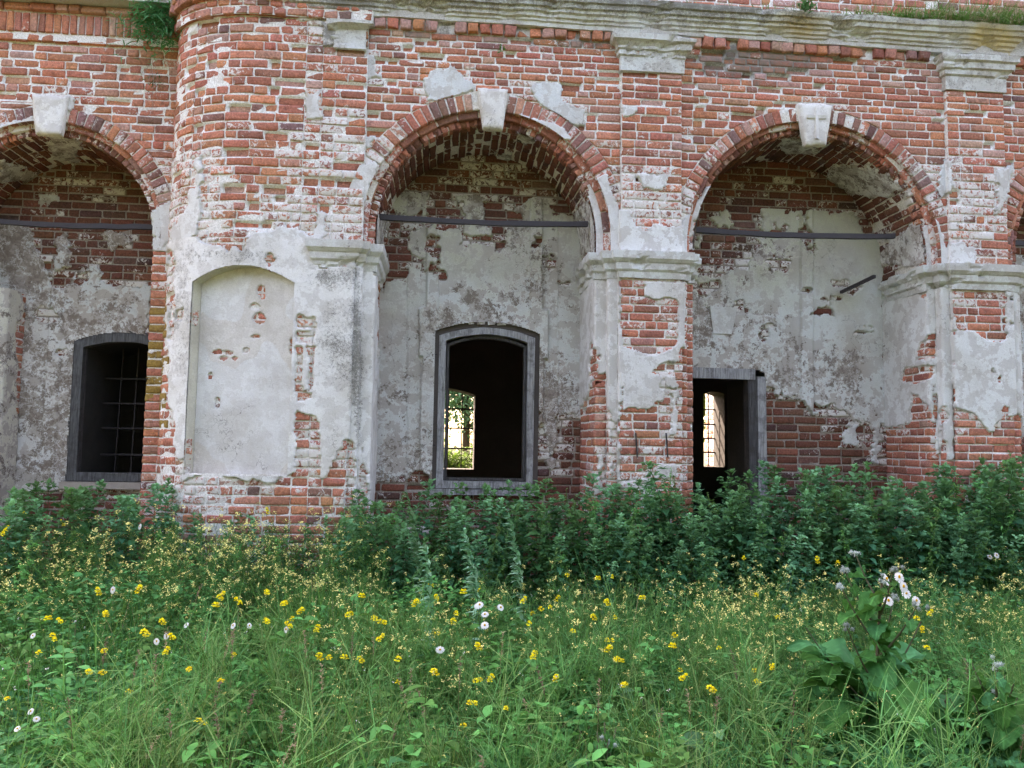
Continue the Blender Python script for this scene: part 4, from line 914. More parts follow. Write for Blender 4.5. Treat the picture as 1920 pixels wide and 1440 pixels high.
for k, (o, zs, xs) in enumerate(((fo[0], (1.55, 1.95, 2.33), (-.45, -.12, .16, .43)), (fo[1], (1.55, 1.83, 2.12, 2.42), (5.30, 5.45)))):
    g = thing('window_grille', ('iron grille in the far window seen through the empty window', 'iron grille in the far window seen through the doorway')[k], 'grille', (o[:, 0].mean(), y1_-.1, o[0, 1]))
    c = np.array(g.location); x0, x1 = o[0, 0]-c[0], o[-1, 0]-c[0]
    for z in zs: bar(g, 'crossbar', (x0-.02, 0, z-c[2]), (x1+.02, 0, z-c[2]), .03, .03, M['iron'])
    for x in xs: bar(g, 'upright', (x-c[0], .02, -.02), (x-c[0], .02, o[:, 1].max()-c[2]+.02), .02, .02, M['iron'])
rw = thing('rear_wall', 'whitewashed brick wall outside the far window beyond the doorway', 'wall', (0, 0, 0)); rp = Path([(5.62, 8.15), (5.62, 7.56)]); q = lay(0, rp.L, 0, 4, seed=401); emit(rw, [make_bricks(rp, q, 0, tone='front', wash=.8)], 24); mortar(rw, rp, rp.cols(0, rp.L, .05), 0, 4); boxmesh('wall_body', 5.65, 5.95, 7.56, 8.12, 0, 4, M['mortar'], rw, (1, 1, 1, 1))

# ------------------------------------------------------------------ vegetation
def leaf_mat(name='leaf', trans=.35, rough=.65, spec=.12):
    m, t, b = newmat(name, rough, spec); g = NT(t); a = g.attr('tint').outputs['Color']
    oi = g.n('ShaderNodeObjectInfo').outputs['Random']; n = g.noise(14, 3, .6, g.pos())
    hs = g.n('ShaderNodeHueSaturation'); g.l(a, hs.inputs['Color']); g.l(g.math('MULTIPLY_ADD', oi, .05, .472), hs.inputs['Hue']); g.l(g.math('MULTIPLY_ADD', oi, .75, g.math('MULTIPLY_ADD', n, .5, .42)), hs.inputs['Value']); hs.inputs['Saturation'].default_value = 1.0
    g.l(hs.outputs[0], b.inputs['Base Color'])
    tr = g.n('ShaderNodeBsdfTranslucent'); g.l(g.mix(.2, hs.outputs[0], (.16, .34, .04)), tr.inputs['Color'])
    mx = g.n('ShaderNodeMixShader'); mx.inputs[0].default_value = trans; out = t.nodes['Material Output']
    g.l(b.outputs[0], mx.inputs[1]); g.l(tr.outputs[0], mx.inputs[2]); g.l(mx.outputs[0], out.inputs['Surface'])
    return m
def petal_mat():
    m, t, b = newmat('petal', .8, .1); g = NT(t); a = g.attr('tint').outputs['Color']; g.l(a, b.inputs['Base Color'])
    tr = g.n('ShaderNodeBsdfTranslucent'); g.l(a, tr.inputs['Color']); mx = g.n('ShaderNodeMixShader'); mx.inputs[0].default_value = .25
    g.l(b.outputs[0], mx.inputs[1]); g.l(tr.outputs[0], mx.inputs[2]); g.l(mx.outputs[0], t.nodes['Material Output'].inputs['Surface']); return m
M['leaf'] = leaf_mat(); M['petal'] = petal_mat()
def nrm(v): return v/np.maximum(np.linalg.norm(v, axis=-1, keepdims=True), 1e-9)
OV = ((0, .12), (.25, .9), (.55, .85), (.8, .45), (1, .02)); LAN = ((0, .2), (.3, 1), (.65, .7), (1, .03)); BLADE = ((0, 1), (.35, .9), (.7, .6), (1, .05)); PET = ((0, .35), (.6, 1), (1, .55)); HEART = ((0, .75), (.12, 1.0), (.4, .92), (.7, .6), (.9, .25), (1, .02))
class Veg:
    def __init__(s): s.V = []; s.F = []; s.C = []; s.n = 0; s.MI = []
    def leaves(s, base, d, ln, wd, color, prof=OV, droop=.3, fold=.25, side=None, wav=0.0, jit=.12, mi=0):
        base = np.atleast_2d(np.asarray(base, float)); N = len(base); d = nrm(np.broadcast_to(np.asarray(d, float), (N, 3)).copy())
        ln = np.broadcast_to(np.asarray(ln, float), (N,)); wd = np.broadcast_to(np.asarray(wd, float), (N,)); droop = np.broadcast_to(np.asarray(droop, float), (N,))
        if side is None:
            side = np.cross(d, np.array([0, 0, 1.0])); bad = np.linalg.norm(side, axis=1) < .15; side[bad] = rng.normal(0, 1, (bad.sum(), 3)); side = nrm(side)
            side = nrm(side+rng.normal(0, .25, (N, 3)))
        nr = nrm(np.cross(side, d)); nr = np.where(nr[:, 2:3] < 0, -nr, nr)
        k = len(prof); P = np.zeros((N, k, 3, 3))
        for i, (t, w) in enumerate(prof):
            c = base+d*(ln*t)[:, None]+np.array([0, 0, -1.0])*(droop*ln*t*t)[:, None]
            f = nr*(fold*wd*w)[:, None]
            wv = wav*rng.normal(0, 1, (N, 2))*wd[:, None]
            P[:, i, 0] = c-side*(wd*w)[:, None]+f+nr*wv[:, :1]; P[:, i, 1] = c; P[:, i, 2] = c+side*(wd*w)[:, None]+f+nr*wv[:, 1:]
        F = []
        for i in range(k-1):
            a = i*3; F += [[a, a+1, a+4, a+3], [a+1, a+2, a+5, a+4]]
        F = (np.array(F)[None]+(np.arange(N)*k*3)[:, None, None]).reshape(-1, 4)+s.n
        c = np.broadcast_to(np.asarray(color, float), (N, 3))*(1+rng.normal(0, jit, (N, 1)))
        s.MI.append(np.full(len(F), mi, np.int32)); s.V.append(P.reshape(-1, 3)); s.F.append(F); s.C.append(np.repeat(c, k*3, 0)); s.n += N*k*3
    def tube(s, pts, r0, r1, color, n=3):
        p = np.asarray(pts, float); m = len(p); d = nrm(np.gradient(p, axis=0)); x = nrm(np.cross(d, np.array([.31, .92, .23]))); y = np.cross(d, x)
        r = np.linspace(r0, r1, m); a = np.arange(n)*2*pi/n
        V = p[:, None]+r[:, None, None]*(x[:, None]*np.cos(a)[None, :, None]+y[:, None]*np.sin(a)[None, :, None])
        F = [[i*n+k, i*n+(k+1) % n, (i+1)*n+(k+1) % n, (i+1)*n+k] for i in range(m-1) for k in range(n)]
        s.MI.append(np.zeros(len(F), np.int32)); s.V.append(V.reshape(-1, 3)); s.F.append(np.array(F)+s.n); s.C.append(np.tile(np.asarray(color, float), (m*n, 1))); s.n += m*n
    def ball(s, c, r, color, rough=.15, nu=8, nv=6):
        th = np.linspace(0, pi, nv); ph = np.arange(nu)*2*pi/nu; T, Ph = np.meshgrid(th, ph, indexing='ij')
        rr = r*(1+rng.normal(0, rough, T.shape)); V = np.stack([rr*np.sin(T)*np.cos(Ph), rr*np.sin(T)*np.sin(Ph), rr*np.cos(T)], -1)+np.asarray(c)
        F = [[i*nu+k, i*nu+(k+1) % nu, (i+1)*nu+(k+1) % nu, (i+1)*nu+k] for i in range(nv-1) for k in range(nu)]
        s.MI.append(np.zeros(len(F), np.int32)); s.V.append(V.reshape(-1, 3)); s.F.append(np.array(F)+s.n); s.C.append(np.tile(np.asarray(color, float), (nu*nv, 1))); s.n += nu*nv
    def mesh(s, name, mat=None):
        c = np.concatenate(s.C); c = np.concatenate([np.clip(c, 0, 1), np.ones((len(c), 1))], 1)
        me = mk_mesh(name, np.concatenate(s.V), np.concatenate(s.F), mat or M['leaf'], c, None, smooth=True); mi = np.concatenate(s.MI)
        if mi.any(): me.materials.append(M['petal']); me.polygons.foreach_set('material_index', mi)
        return me
def az(a, e): a = np.asarray(a, float); e = np.asarray(e, float)+0*a; return np.stack([np.cos(a)*np.cos(e), np.sin(a)*np.cos(e), np.sin(e)], -1)
def gz(x, y): return float(ground_z(np.array([x]), np.array([y]))[0])
def inview(x, y, z=.3, m=90):
    px, py, zz = pxy(np.stack([x, y, z+0*x], -1)); return (zz > .6) & (px > -m) & (px < 1920+m) & (py < 1440+260)

NET = np.array([.036, .165, .075]); NETL = np.array([.14, .35, .16])
def nettle_mesh(seed, H=1.25):
    r = np.random.default_rng(seed); v = Veg(); lean = r.normal(0, .06, 2); t = np.linspace(0, 1, 8)
    bend = r.normal(0, .05, 2)
    def ax(f): f = np.asarray(f, float); return np.stack([lean[0]*f+bend[0]*f**3, lean[1]*f+bend[1]*f**3, f], -1)*H
    v.tube(ax(t), .006, .002, (.06, .10, .045))
    f = .12; k = 0; a0 = r.uniform(0, 6.3)
    while f < .995:
        top = max(0, (f-.72)/.28); ang = a0+k*pi/2+r.normal(0, .15); L = (.135-.075*top)*(1 if f > .3 else .8)*r.uniform(.8, 1.2)
        cc = NET*(1-top)+NETL*top
        A = np.array([ang, ang+pi]); e = .35+.6*top+r.normal(0, .12, 2)
        b = np.repeat(ax(f)[None], 2, 0)
        v.leaves(b+az(A, e)*.015, az(A, e), L, L*.30, cc*r.uniform(.8, 1.25), OV, droop=.55*(1-top)+.1, fold=.25, jit=.1)
        # axillary shoots
        if f > .25 and r.random() < .85:
            for A1 in (ang+.4, ang+pi+.4):
                m = r.integers(4, 8); sl = (.05+.12*(1-top))*r.uniform(.6, 1.3); tip = ax(f)+az(A1, .7)*sl
                AA = r.uniform(0, 6.3, m); v.leaves(np.repeat(tip[None], m, 0)+r.normal(0, .012, (m, 3)), az(AA, r.uniform(.1, .9, m)),   .06*r.uniform(.7, 1.2), .019, (cc*.6+NETL*.4)*r.uniform(.8, 1.2), LAN, droop=.25)
        f += (.052-.02*top); k += 1
    m = 14; tip = ax(1.0); AA = r.uniform(0, 6.3, m); v.leaves(np.repeat(tip[None], m, 0)+r.normal(0, .006, (m, 3)), az(AA, r.uniform(.3, 1.3, m)), .05, .012, NETL*1.25, LAN, droop=.15)
    return v.mesh('nettle_plant')
nets = [nettle_mesh(500+i, 1.25) for i in range(7)]
def goose_mesh(seed, H=1.2):
    r = np.random.default_rng(seed); v = Veg(); l = r.normal(0, .12, 2); ax = lambda f: np.stack([l[0]*f**1.5, l[1]*f**1.5, f*H], -1); v.tube(ax(np.linspace(0, 1, 7)), .006, .002, (.12, .24, .09))
    for k in range(16):
        f0 = r.uniform(.2, .95); A = r.uniform(0, 6.3); L = (.30*(1-f0)+.05)*r.uniform(.7, 1.2); e = r.uniform(.5, 1.1); p0 = ax(np.array(f0)); t = np.linspace(0, 1, 4); v.tube(p0+az(A, e)*L*t[:, None], .003, .0015, (.12, .24, .09)); m = int(6+L*40); q = r.uniform(.15, 1, m)
        top = max(0, (f0-.6)/.4); v.leaves(p0+az(A, e)*L*q[:, None], az(r.uniform(0, 6.3, m), r.uniform(-.1, 1.0, m)), r.uniform(.045, .085, m)*(1-.45*top), r.uniform(.010, .017, m)*(1-.3*top), np.array([.085, .26, .07])*r.uniform(.75, 1.25, (m, 1))*(1+.35*top), LAN, droop=r.uniform(.1, .8, m))
    m = 26; q = r.uniform(.78, 1.02, m); v.leaves(ax(q), az(r.uniform(0, 6.3, m), r.uniform(.4, 1.3, m)), .035, .007, np.array([.16, .36, .12]), LAN, droop=.3)
    return v.mesh('goosefoot_plant')
goos = [goose_mesh(540+i) for i in range(5)]
def scatter_obj(name, meshes, xs, ys, hs, H0, label, cat, group, lean=.05):
    for x, y, h in zip(xs, ys, hs):
        o = add(name, meshes[random.randrange(len(meshes))], loc=(x, y, gz(x, y)-.01), label=label, cat=cat, group=group)
        s = h/H0; o.scale = (s*random.uniform(.9, 1.15), s*random.uniform(.9, 1.15), s); o.rotation_euler = (random.gauss(0, lean), random.gauss(0, lean), random.uniform(0, 6.28))
def rows(x0, x1, y0, y1, n, seed, keep=None):
    r = np.random.default_rng(seed); out = []; cell = sqrt((x1-x0)*(y1-y0)/n)
    for x in np.arange(x0, x1, cell):
        for y in np.arange(y0, y1, cell): out.append((x+r.uniform(0, cell), y+r.uniform(0, cell)))
    a = np.array(out); m = inview(a[:, 0], a[:, 1], .8); a = a[m]; bp = ground(1640, 1425, .05); a = a[np.hypot(a[:, 0]-bp[0], a[:, 1]-bp[1]) > .5]
    if keep is not None: a = a[keep(a[:, 0], a[:, 1])]
    return a
# the dense bed along the arcade
a = rows(-.85, 7.6, -1.75, -.12, 330, 1, lambda x, y: y > -1.75+.5*np.clip((1.2-x)/1.8, 0, 1)+.15*np.sin(x*2.1))
hn = lambda x, y: (1.06+.052*np.clip(x, 0, 7)+.30*fbm(x*1.3, y*1.3, 71, 3)-.10*np.clip((.3-x), 0, 1))*(.62+.38*np.clip((y+1.8)/.9, 0, 1))
scatter_obj('nettle_plant', nets, a[:, 0], a[:, 1], hn(a[:, 0], a[:, 1])*rng.uniform(.78, 1.16, len(a)), 1.25, 'dark green nettle plant in the dense bed under the arches', 'nettle', 'nettles in the bed under the arches')
a = rows(-.8, 7.2, -1.6, -.3, 74, 21)
scatter_obj('goosefoot_plant', goos, a[:, 0], a[:, 1], hn(a[:, 0], a[:, 1])*rng.uniform(.75, 1.15, len(a)), 1.2, 'lighter green goosefoot plant growing through the nettle bed', 'weed', 'goosefoot plants in the nettle bed', .12)
a = rows(-5.6, -.6, -1.9, -.2, 46, 22)
scatter_obj('goosefoot_plant', goos, a[:, 0], a[:, 1], rng.uniform(.6, .95, len(a)), 1.2, 'lighter green goosefoot plant before the rounded pier', 'weed', 'goosefoot plants before the rounded pier', .12)
# clump by the barred window and low plants round the corner pier
a = rows(-5.9, -2.6, -2.2, .35, 120, 2, lambda x, y: (y < .2+np.clip(-2.9-x, 0, .6)) & (y > -2.1+1.3*np.clip((x+4.6)/1.6, 0, 1)))
scatter_obj('nettle_plant', nets, a[:, 0], a[:, 1], rng.uniform(.92, 1.25, len(a))*np.where(a[:, 0] < -4.4, 1.10, .95)*(.80+.2*np.clip((a[:, 1]+2)/1.5, 0, 1)), 1.25, 'green nettle plant in the clump below the barred window', 'nettle', 'nettles below the barred window')
a = rows(-2.9, -.8, -.6, -.1, 30, 3)
scatter_obj('nettle_plant', nets, a[:, 0], a[:, 1], rng.uniform(.55, .88, len(a)), 1.25, 'short nettle plant at the foot of the rounded pier', 'nettle', 'short nettles at the foot of the rounded pier')

# tall mugwort plumes standing out of the herbs
def mugwort(seed, H, leanx):
    r = np.random.default_rng(seed); v = Veg(); t = np.linspace(0, 1, 12)
    ax = lambda f: np.stack([leanx*np.asarray(f, float)**2.2, .05*np.asarray(f, float), np.asarray(f, float)*H], -1)
    v.tube(ax(t), .005, .002, (.08, .20, .10))
    f = np.concatenate([r.uniform(.15, .6, 40), r.uniform(.55, 1.0, 110)]); m = len(f)
    d = az(r.uniform(0, 6.3, m), r.uniform(.1, 1.0, m))+np.array([-.9, -.1, .25]); L = (.12-.06*f)*r.uniform(.7, 1.25, m)
    B = ax(f)+nrm(r.normal(0, 1, (m, 3)))*(.035*(1.15-f))[:, None]
    c = np.where((r.random(m) < .6)[:, None], np.array([.12, .33, .17]), np.array([.24, .44, .28]))
    v.leaves(B, d, L, L*.17, c, LAN, droop=.35, fold=.25)
    return v.mesh('mugwort')
def put_top(px, py, h):
    p = ground(px, py, h); return p
for i, (px, py, h, lx) in enumerate(((762, 922, 1.22, -.16), (872, 998, 1.0, -.13), (956, 968, 1.08, -.13), (800, 1030, .9, -.05))):
    p = put_top(px, py, h); lab = ('tall pale mugwort plume leaning towards the rounded pier', 'mugwort plume second from the rounded pier, standing in the herbs', 'mugwort plume in front of the empty window', 'shorter upright mugwort beside the tallest plume')[i]
    add('mugwort', mugwort(600+i, h, lx), loc=(p[0]-lx, p[1], gz(p[0], p[1])), label=lab, cat='mugwort', group='mugwort plumes')

# fine flowering herbs (thin stems, pods and pale yellow flowers)
HER = np.array([.085, .25, .07]); 
def herb_mesh(seed, H=.75, nfl=1.0, col_=HER, fl=(.95, .87, .32)):
    r = np.random.default_rng(seed); v = Veg()
    for s_ in range(r.integers(3, 6)):
        a = r.uniform(0, 6.3); sp = r.uniform(.05, .28); h = H*r.uniform(.7, 1.05); t = np.linspace(0, 1, 5)
        ax = lambda f: np.stack([np.cos(a)*sp*np.asarray(f)**1.3, np.sin(a)*sp*np.asarray(f)**1.3, np.asarray(f)*h], -1)
        v.tube(ax(t), .0028, .001, col_*.9)
        for f in np.linspace(.15, .6, 6):
            m = 2; A = r.uniform(0, 6.3, m); v.leaves(np.repeat(ax(f)[None], m, 0), az(A, .4), r.uniform(.05, .10), .006, col_*r.uniform(.7, 1.2), LAN, droop=.3)
        for b in range(r.integers(5, 9)):
            f = r.uniform(.4, .95); A = r.uniform(0, 6.3); L = r.uniform(.08, .22); p0 = ax(f); e = r.uniform(.5, 1.2)
            tt = np.linspace(0, 1, 3); pts = p0+az(A, e)*L*tt[:, None]+np.array([0, 0, .03])*tt[:, None]**2
            v.tube(pts, .0016, .0008, col_*1.1)
            m = r.integers(5, 9); ff = r.uniform(.2, .95, m); B = p0+az(A, e)*L*ff[:, None]+np.array([0, 0, .03])*ff[:, None]**2
            v.leaves(B, az(r.uniform(0, 6.3, m), r.uniform(.3, 1.1, m)), r.uniform(.018, .04, m), .0014, col_*1.15, ((0, 1), (1, .5)), droop=0)
            if r.random() < .5*nfl:
                m = r.integers(6, 13); tip = pts[-1]
                v.leaves(tip+r.normal(0, .010, (m, 3)), az(r.uniform(0, 6.3, m), r.uniform(.1, .9, m)), .012, .006, np.array(fl)*r.uniform(.85, 1.05), PET, droop=0, fold=.1, mi=1)
    return v.mesh('flowering_herb')
herbs = [herb_mesh(700+i) for i in range(6)]; herbs_g = [herb_mesh(720+i, nfl=.15) for i in range(4)]
a = rows(-3.4, -.55, -2.3, -.45, 105, 5)
scatter_obj('flowering_herb', herbs, a[:, 0], a[:, 1], rng.uniform(.62, .92, len(a))*(.78+.22*np.clip((a[:, 1]+2.3)/1.2, 0, 1)), .75, 'slender herb with tiny pale yellow flowers in the drift before the rounded pier', 'herb', 'pale flowering herbs before the rounded pier', .1)
a = rows(1.9, 5.6, -3.3, -1.7, 80, 6)
scatter_obj('flowering_herb', herbs, a[:, 0], a[:, 1], rng.uniform(.45, .70, len(a)), .75, 'slender herb with tiny pale yellow flowers in front of the nettle bed', 'herb', 'pale flowering herbs in front of the nettle bed', .1)
a = rows(-.7, 2.4, -4.0, -1.75, 62, 7)
scatter_obj('flowering_herb', herbs, a[:, 0], a[:, 1], rng.uniform(.42, .66, len(a)), .75, 'slender herb with tiny pale yellow flowers among the grass in the middle', 'herb', 'pale flowering herbs in the middle grass', .1)
a = rows(-3.6, 4.2, -5.9, -2.0, 95, 8)
scatter_obj('green_herb', herbs_g, a[:, 0], a[:, 1], rng.uniform(.30, .52, len(a)), .75, 'thin wiry green herb among the grass', 'herb', 'wiry green herbs in the grass', .12)

def wiry_mesh(seed):
    r = np.random.default_rng(seed); v = Veg()
    for k in range(r.integers(3, 6)):
        A = r.uniform(0, 6.3); sp = r.uniform(.02, .18); h = r.uniform(.32, .58); f = r.uniform(.1, 1, 16); B = np.stack([np.cos(A)*sp*f, np.sin(A)*sp*f, h*f], -1)
        t = np.linspace(0, 1, 4); v.tube(np.stack([np.cos(A)*sp*t, np.sin(A)*sp*t, h*t], -1), .0022, .001, (.13, .34, .09))
        m = 16; v.leaves(B, az(r.uniform(0, 6.3, m), r.uniform(.2, 1.2, m)), r.uniform(.10, .26, m), r.uniform(.0011, .002, m), np.where(r.random(m)[:, None] < .55, np.array([.08, .26, .075]), np.array([.16, .31, .10])), ((0, 1), (.35, 1), (.7, .9), (1, .4)), droop=r.uniform(-.2, .5, m))
    return v.mesh('wiry_herb')
wir = [wiry_mesh(760+i) for i in range(6)]
a = rows(-1.6, 2.6, -5.6, -2.2, 170, 18, lambda x, y: vn(x*.8, y*.8, 9) > .22)
scatter_obj('wiry_herb', wir, a[:, 0], a[:, 1], rng.uniform(.85, 1.4, len(a)), 1.0, 'tangled wiry yellow-green herb in the middle of the meadow', 'herb', 'wiry herbs in the middle meadow', .12)
a = rows(2.9, 5.6, -4.4, -2.2, 70, 19)
scatter_obj('wiry_herb', wir, a[:, 0], a[:, 1], rng.uniform(.8, 1.2, len(a)), 1.0, 'tangled wiry yellow-green herb beside the big burdock', 'herb', 'wiry herbs beside the burdock', .12)
# bright yellow flower heads, placed one by one
def yellow_mesh(seed, H=.7):
    r = np.random.default_rng(seed); v = Veg(); l = r.normal(0, .04, 2); t = np.linspace(0, 1, 5); ax = lambda f: np.stack([l[0]*np.asarray(f)**2, l[1]*np.asarray(f)**2, np.asarray(f)*H], -1)
    v.tube(ax(t), .003, .0015, HER*.9)
    for f in np.linspace(.1, .85, 9): v.leaves(ax(f)[None], az(np.array([r.uniform(0, 6.3)]), .5), r.uniform(.04, .08), .009, HER*.85, LAN, droop=.3)
    for k in range(r.integers(1, 3)):
        tip = ax(1)+np.array([r.normal(0, .018), r.normal(0, .018), r.uniform(-.05, .01)]); m = 34
        d = az(r.uniform(0, 6.3, m), r.uniform(-.7, 1.4, m)); v.leaves(tip+d*.009, d, .012, .006, np.array([.95, .80, .05])*r.uniform(.9, 1.1), PET, droop=0, fold=.1)
    return v.mesh('yellow_flower', M['petal'])
yel = [yellow_mesh(800+i) for i in range(5)]
YF = [(1122, 1073), (1148, 1072), (1043, 1118), (1062, 1068), (1017, 1127), (1144, 1122), (1155, 1150), (1160, 1230), (1172, 1228), (1268, 1178), (1267, 1200), (1130, 1216), (872, 1098), (858, 1142), (836, 1168), (820, 1182), (708, 1161), (690, 1152), (742, 1230), (656, 1222), (682, 1230), (630, 1220), (728, 1198), (780, 1118), (686, 1105),
      (882, 1318), (425, 1218), (372, 1243), (210, 1215), (105, 1195), (195, 1248), (155, 1258), (28, 1305), (405, 1262), (870, 1360), (945, 1322), (270, 1180), (90, 1150), (430, 1115), (415, 1122), (20, 985), (48, 958), (10, 1000), (108, 985), (1395, 1038), (1670, 1012), (1545, 1045), (1562, 1042), (1530, 1020), (1740, 1180), (1725, 1152), (1712, 1158), (1745, 1208), (1412, 1250), (1466, 1150), (1290, 1275), (1050, 1272), (365, 1350), (505, 960), (1760, 1150), (988, 1160), (300, 1160)]
_r = random.Random(4); YF += [(_r.uniform(30, 1000), _r.uniform(1080, 1300)) for _ in range(30)]+[(_r.uniform(1000, 1450), _r.uniform(1080, 1290)) for _ in range(16)]
def yz(px, py):
    if py < 1010: return ('by the nettles below the barred window' if px < 700 else 'among the tall nettles',)
    if px < 560: return ('in the near grass before the rounded pier',)
    if px < 960: return ('around the mugwort plumes',)
    if px < 1350: return ('in the middle meadow before the doorway',)
    return ('near the big burdock',)
for px, py in YF:
    h = max(.35, .68-.30*(py-1060)/260) if py > 1010 else .85; h = h*random.uniform(.9, 1.1); p = ground(px, py, h)
    if p[1] > -.2: p = P2(px, py, -.6); h = p[2]
    o = add('yellow_flower', random.choice(yel), loc=(p[0], p[1], gz(p[0], p[1])), label='bright yellow flower head on a thin stalk '+yz(px, py)[0], cat='flower', group='yellow flower heads '+yz(px, py)[0]); o.scale = (random.uniform(.75, 1.05),)*2+(h/.7,); o.rotation_euler = (0, 0, random.uniform(0, 6.3))
# ox-eye daisies
def daisy(seed, H=.7):
    r = np.random.default_rng(seed); t = np.linspace(0, 1, 5); st = Veg(); l = r.normal(0, .03, 2); ax = lambda f: np.stack([l[0]*np.asarray(f)**2, l[1]*np.asarray(f)**2, np.asarray(f)*H], -1)
    st.tube(ax(t), .0028, .002, HER*.8); 
    for f in np.linspace(.1, .7, 6): st.leaves(ax(f)[None], az(np.array([r.uniform(0, 6.3)]), .6), .04, .006, HER*.8, LAN)
    n = nrm(np.array([r.normal(0, .4), -.9+r.normal(0, .3), .8])); x = nrm(np.cross(n, [0, 0, 1.0])); y = np.cross(n, x); m = 17; A = np.arange(m)*2*pi/m+r.normal(0, .05, m)
    d = np.cos(A)[:, None]*x+np.sin(A)[:, None]*y; pe = Veg(); pe.leaves(ax(1)+d*.006, d-n*.12, .022, .0048, (.82, .82, .80), PET, droop=.1, fold=.1, side=nrm(np.cross(d, n)), jit=.03)
    ce = Veg(); ce.ball(ax(1)+n*.002, .0075, (.75, .42, .02), .05)
    return st.mesh('stem'), pe.mesh('petals', M['petal']), ce.mesh('disc', M['petal'])
dz = [daisy(850+i) for i in range(5)]
DF = [(888, 1132), (905, 1134), (927, 1138), (897, 1148), (900, 1168), (817, 1222), (1648, 1087), (1693, 1084), (1692, 1103), (1641, 1124), (1716, 1130), (1706, 1115), (1843, 1025), (1872, 1032), (1868, 1045), (1855, 1048), (1888, 1046), (62, 1338), (58, 1352), (30, 1365), (205, 1108), (262, 992), (460, 1172), (432, 1170), (305, 1196), (285, 1205), (65, 1195), (540, 1180), (345, 1170)]
dl = ['white daisy in the cluster beside the mugwort plumes', 'white daisy at the top of the burdock', 'white daisy in the patch at the edge of the nettle bed', 'white daisy low in the grass before the rounded pier']
for px, py in DF:
    h = (.62-.30*(py-1080)/280)*random.uniform(.9, 1.1) if py > 1010 else .8; p = ground(px, py, h); st, pe, ce = random.choice(dz)
    k = 0 if 800 < px < 950 else 1 if 1600 < px < 1740 else 2 if px > 1740 else 3
    if k == 1: p = P2(px, py, -4.15+random.uniform(-.1, .25)); h = p[2]
    o = add('daisy', None, loc=(p[0], p[1], gz(p[0], p[1])), label=dl[k], cat='daisy', group=('daisies beside the mugwort', 'daisies at the burdock', 'daisies at the nettle bed', 'daisies in the grass')[k]); o.scale = ((.9, .9, h/.7) if k < 3 else (.55, .55, h/.7))
    for nm, me in (('stem', st), ('petals', pe), ('disc', ce)): add(nm, me, o)

# burdock
def burleaf(seed):
    r = np.random.default_rng(seed); nu, nv = 23, 13; t = np.linspace(0, 1, nu); s_ = np.linspace(-1, 1, nv); T, S = np.meshgrid(t, s_, indexing='ij')
    w = .50*np.interp(t, [0, .08, .22, .5, .75, .92, 1], [.55, .88, 1, .93, .70, .40, .05])[:, None]*(1+.10*np.sin(t*17+r.uniform(0, 6))[:, None]*np.abs(S)**2+.05*np.sin(t*41)[:, None]*np.abs(S)**3)
    X = T-.14*np.abs(S)*(1-T)**6*1.3; Y = S*w; ph = r.uniform(0, 6, 3)
    Z = .16*np.abs(S)*w/.44-.30*T**2+.075*np.sin(T*13+ph[0]+S*2)*S**2+.035*np.sin(T*9+ph[1])*S+.02*np.sin(S*9+ph[2])
    V = np.stack([X, Y, Z], -1).reshape(-1, 3); c = np.array([.045, .20, .06])*(1+.8*np.exp(-(S/.07)**2)+.45*np.maximum(0, np.cos(T*38-np.abs(S)*12))**8*(np.abs(S) > .05))[..., None]*(1+.35*fbm(T*6+seed, S*5, seed, 3))[..., None]
    return mk_mesh('leaf', V, grid_faces(nu, nv), M['leaf'], np.concatenate([np.clip(c, 0, 1).reshape(-1, 3), np.ones((nu*nv, 1))], 1))
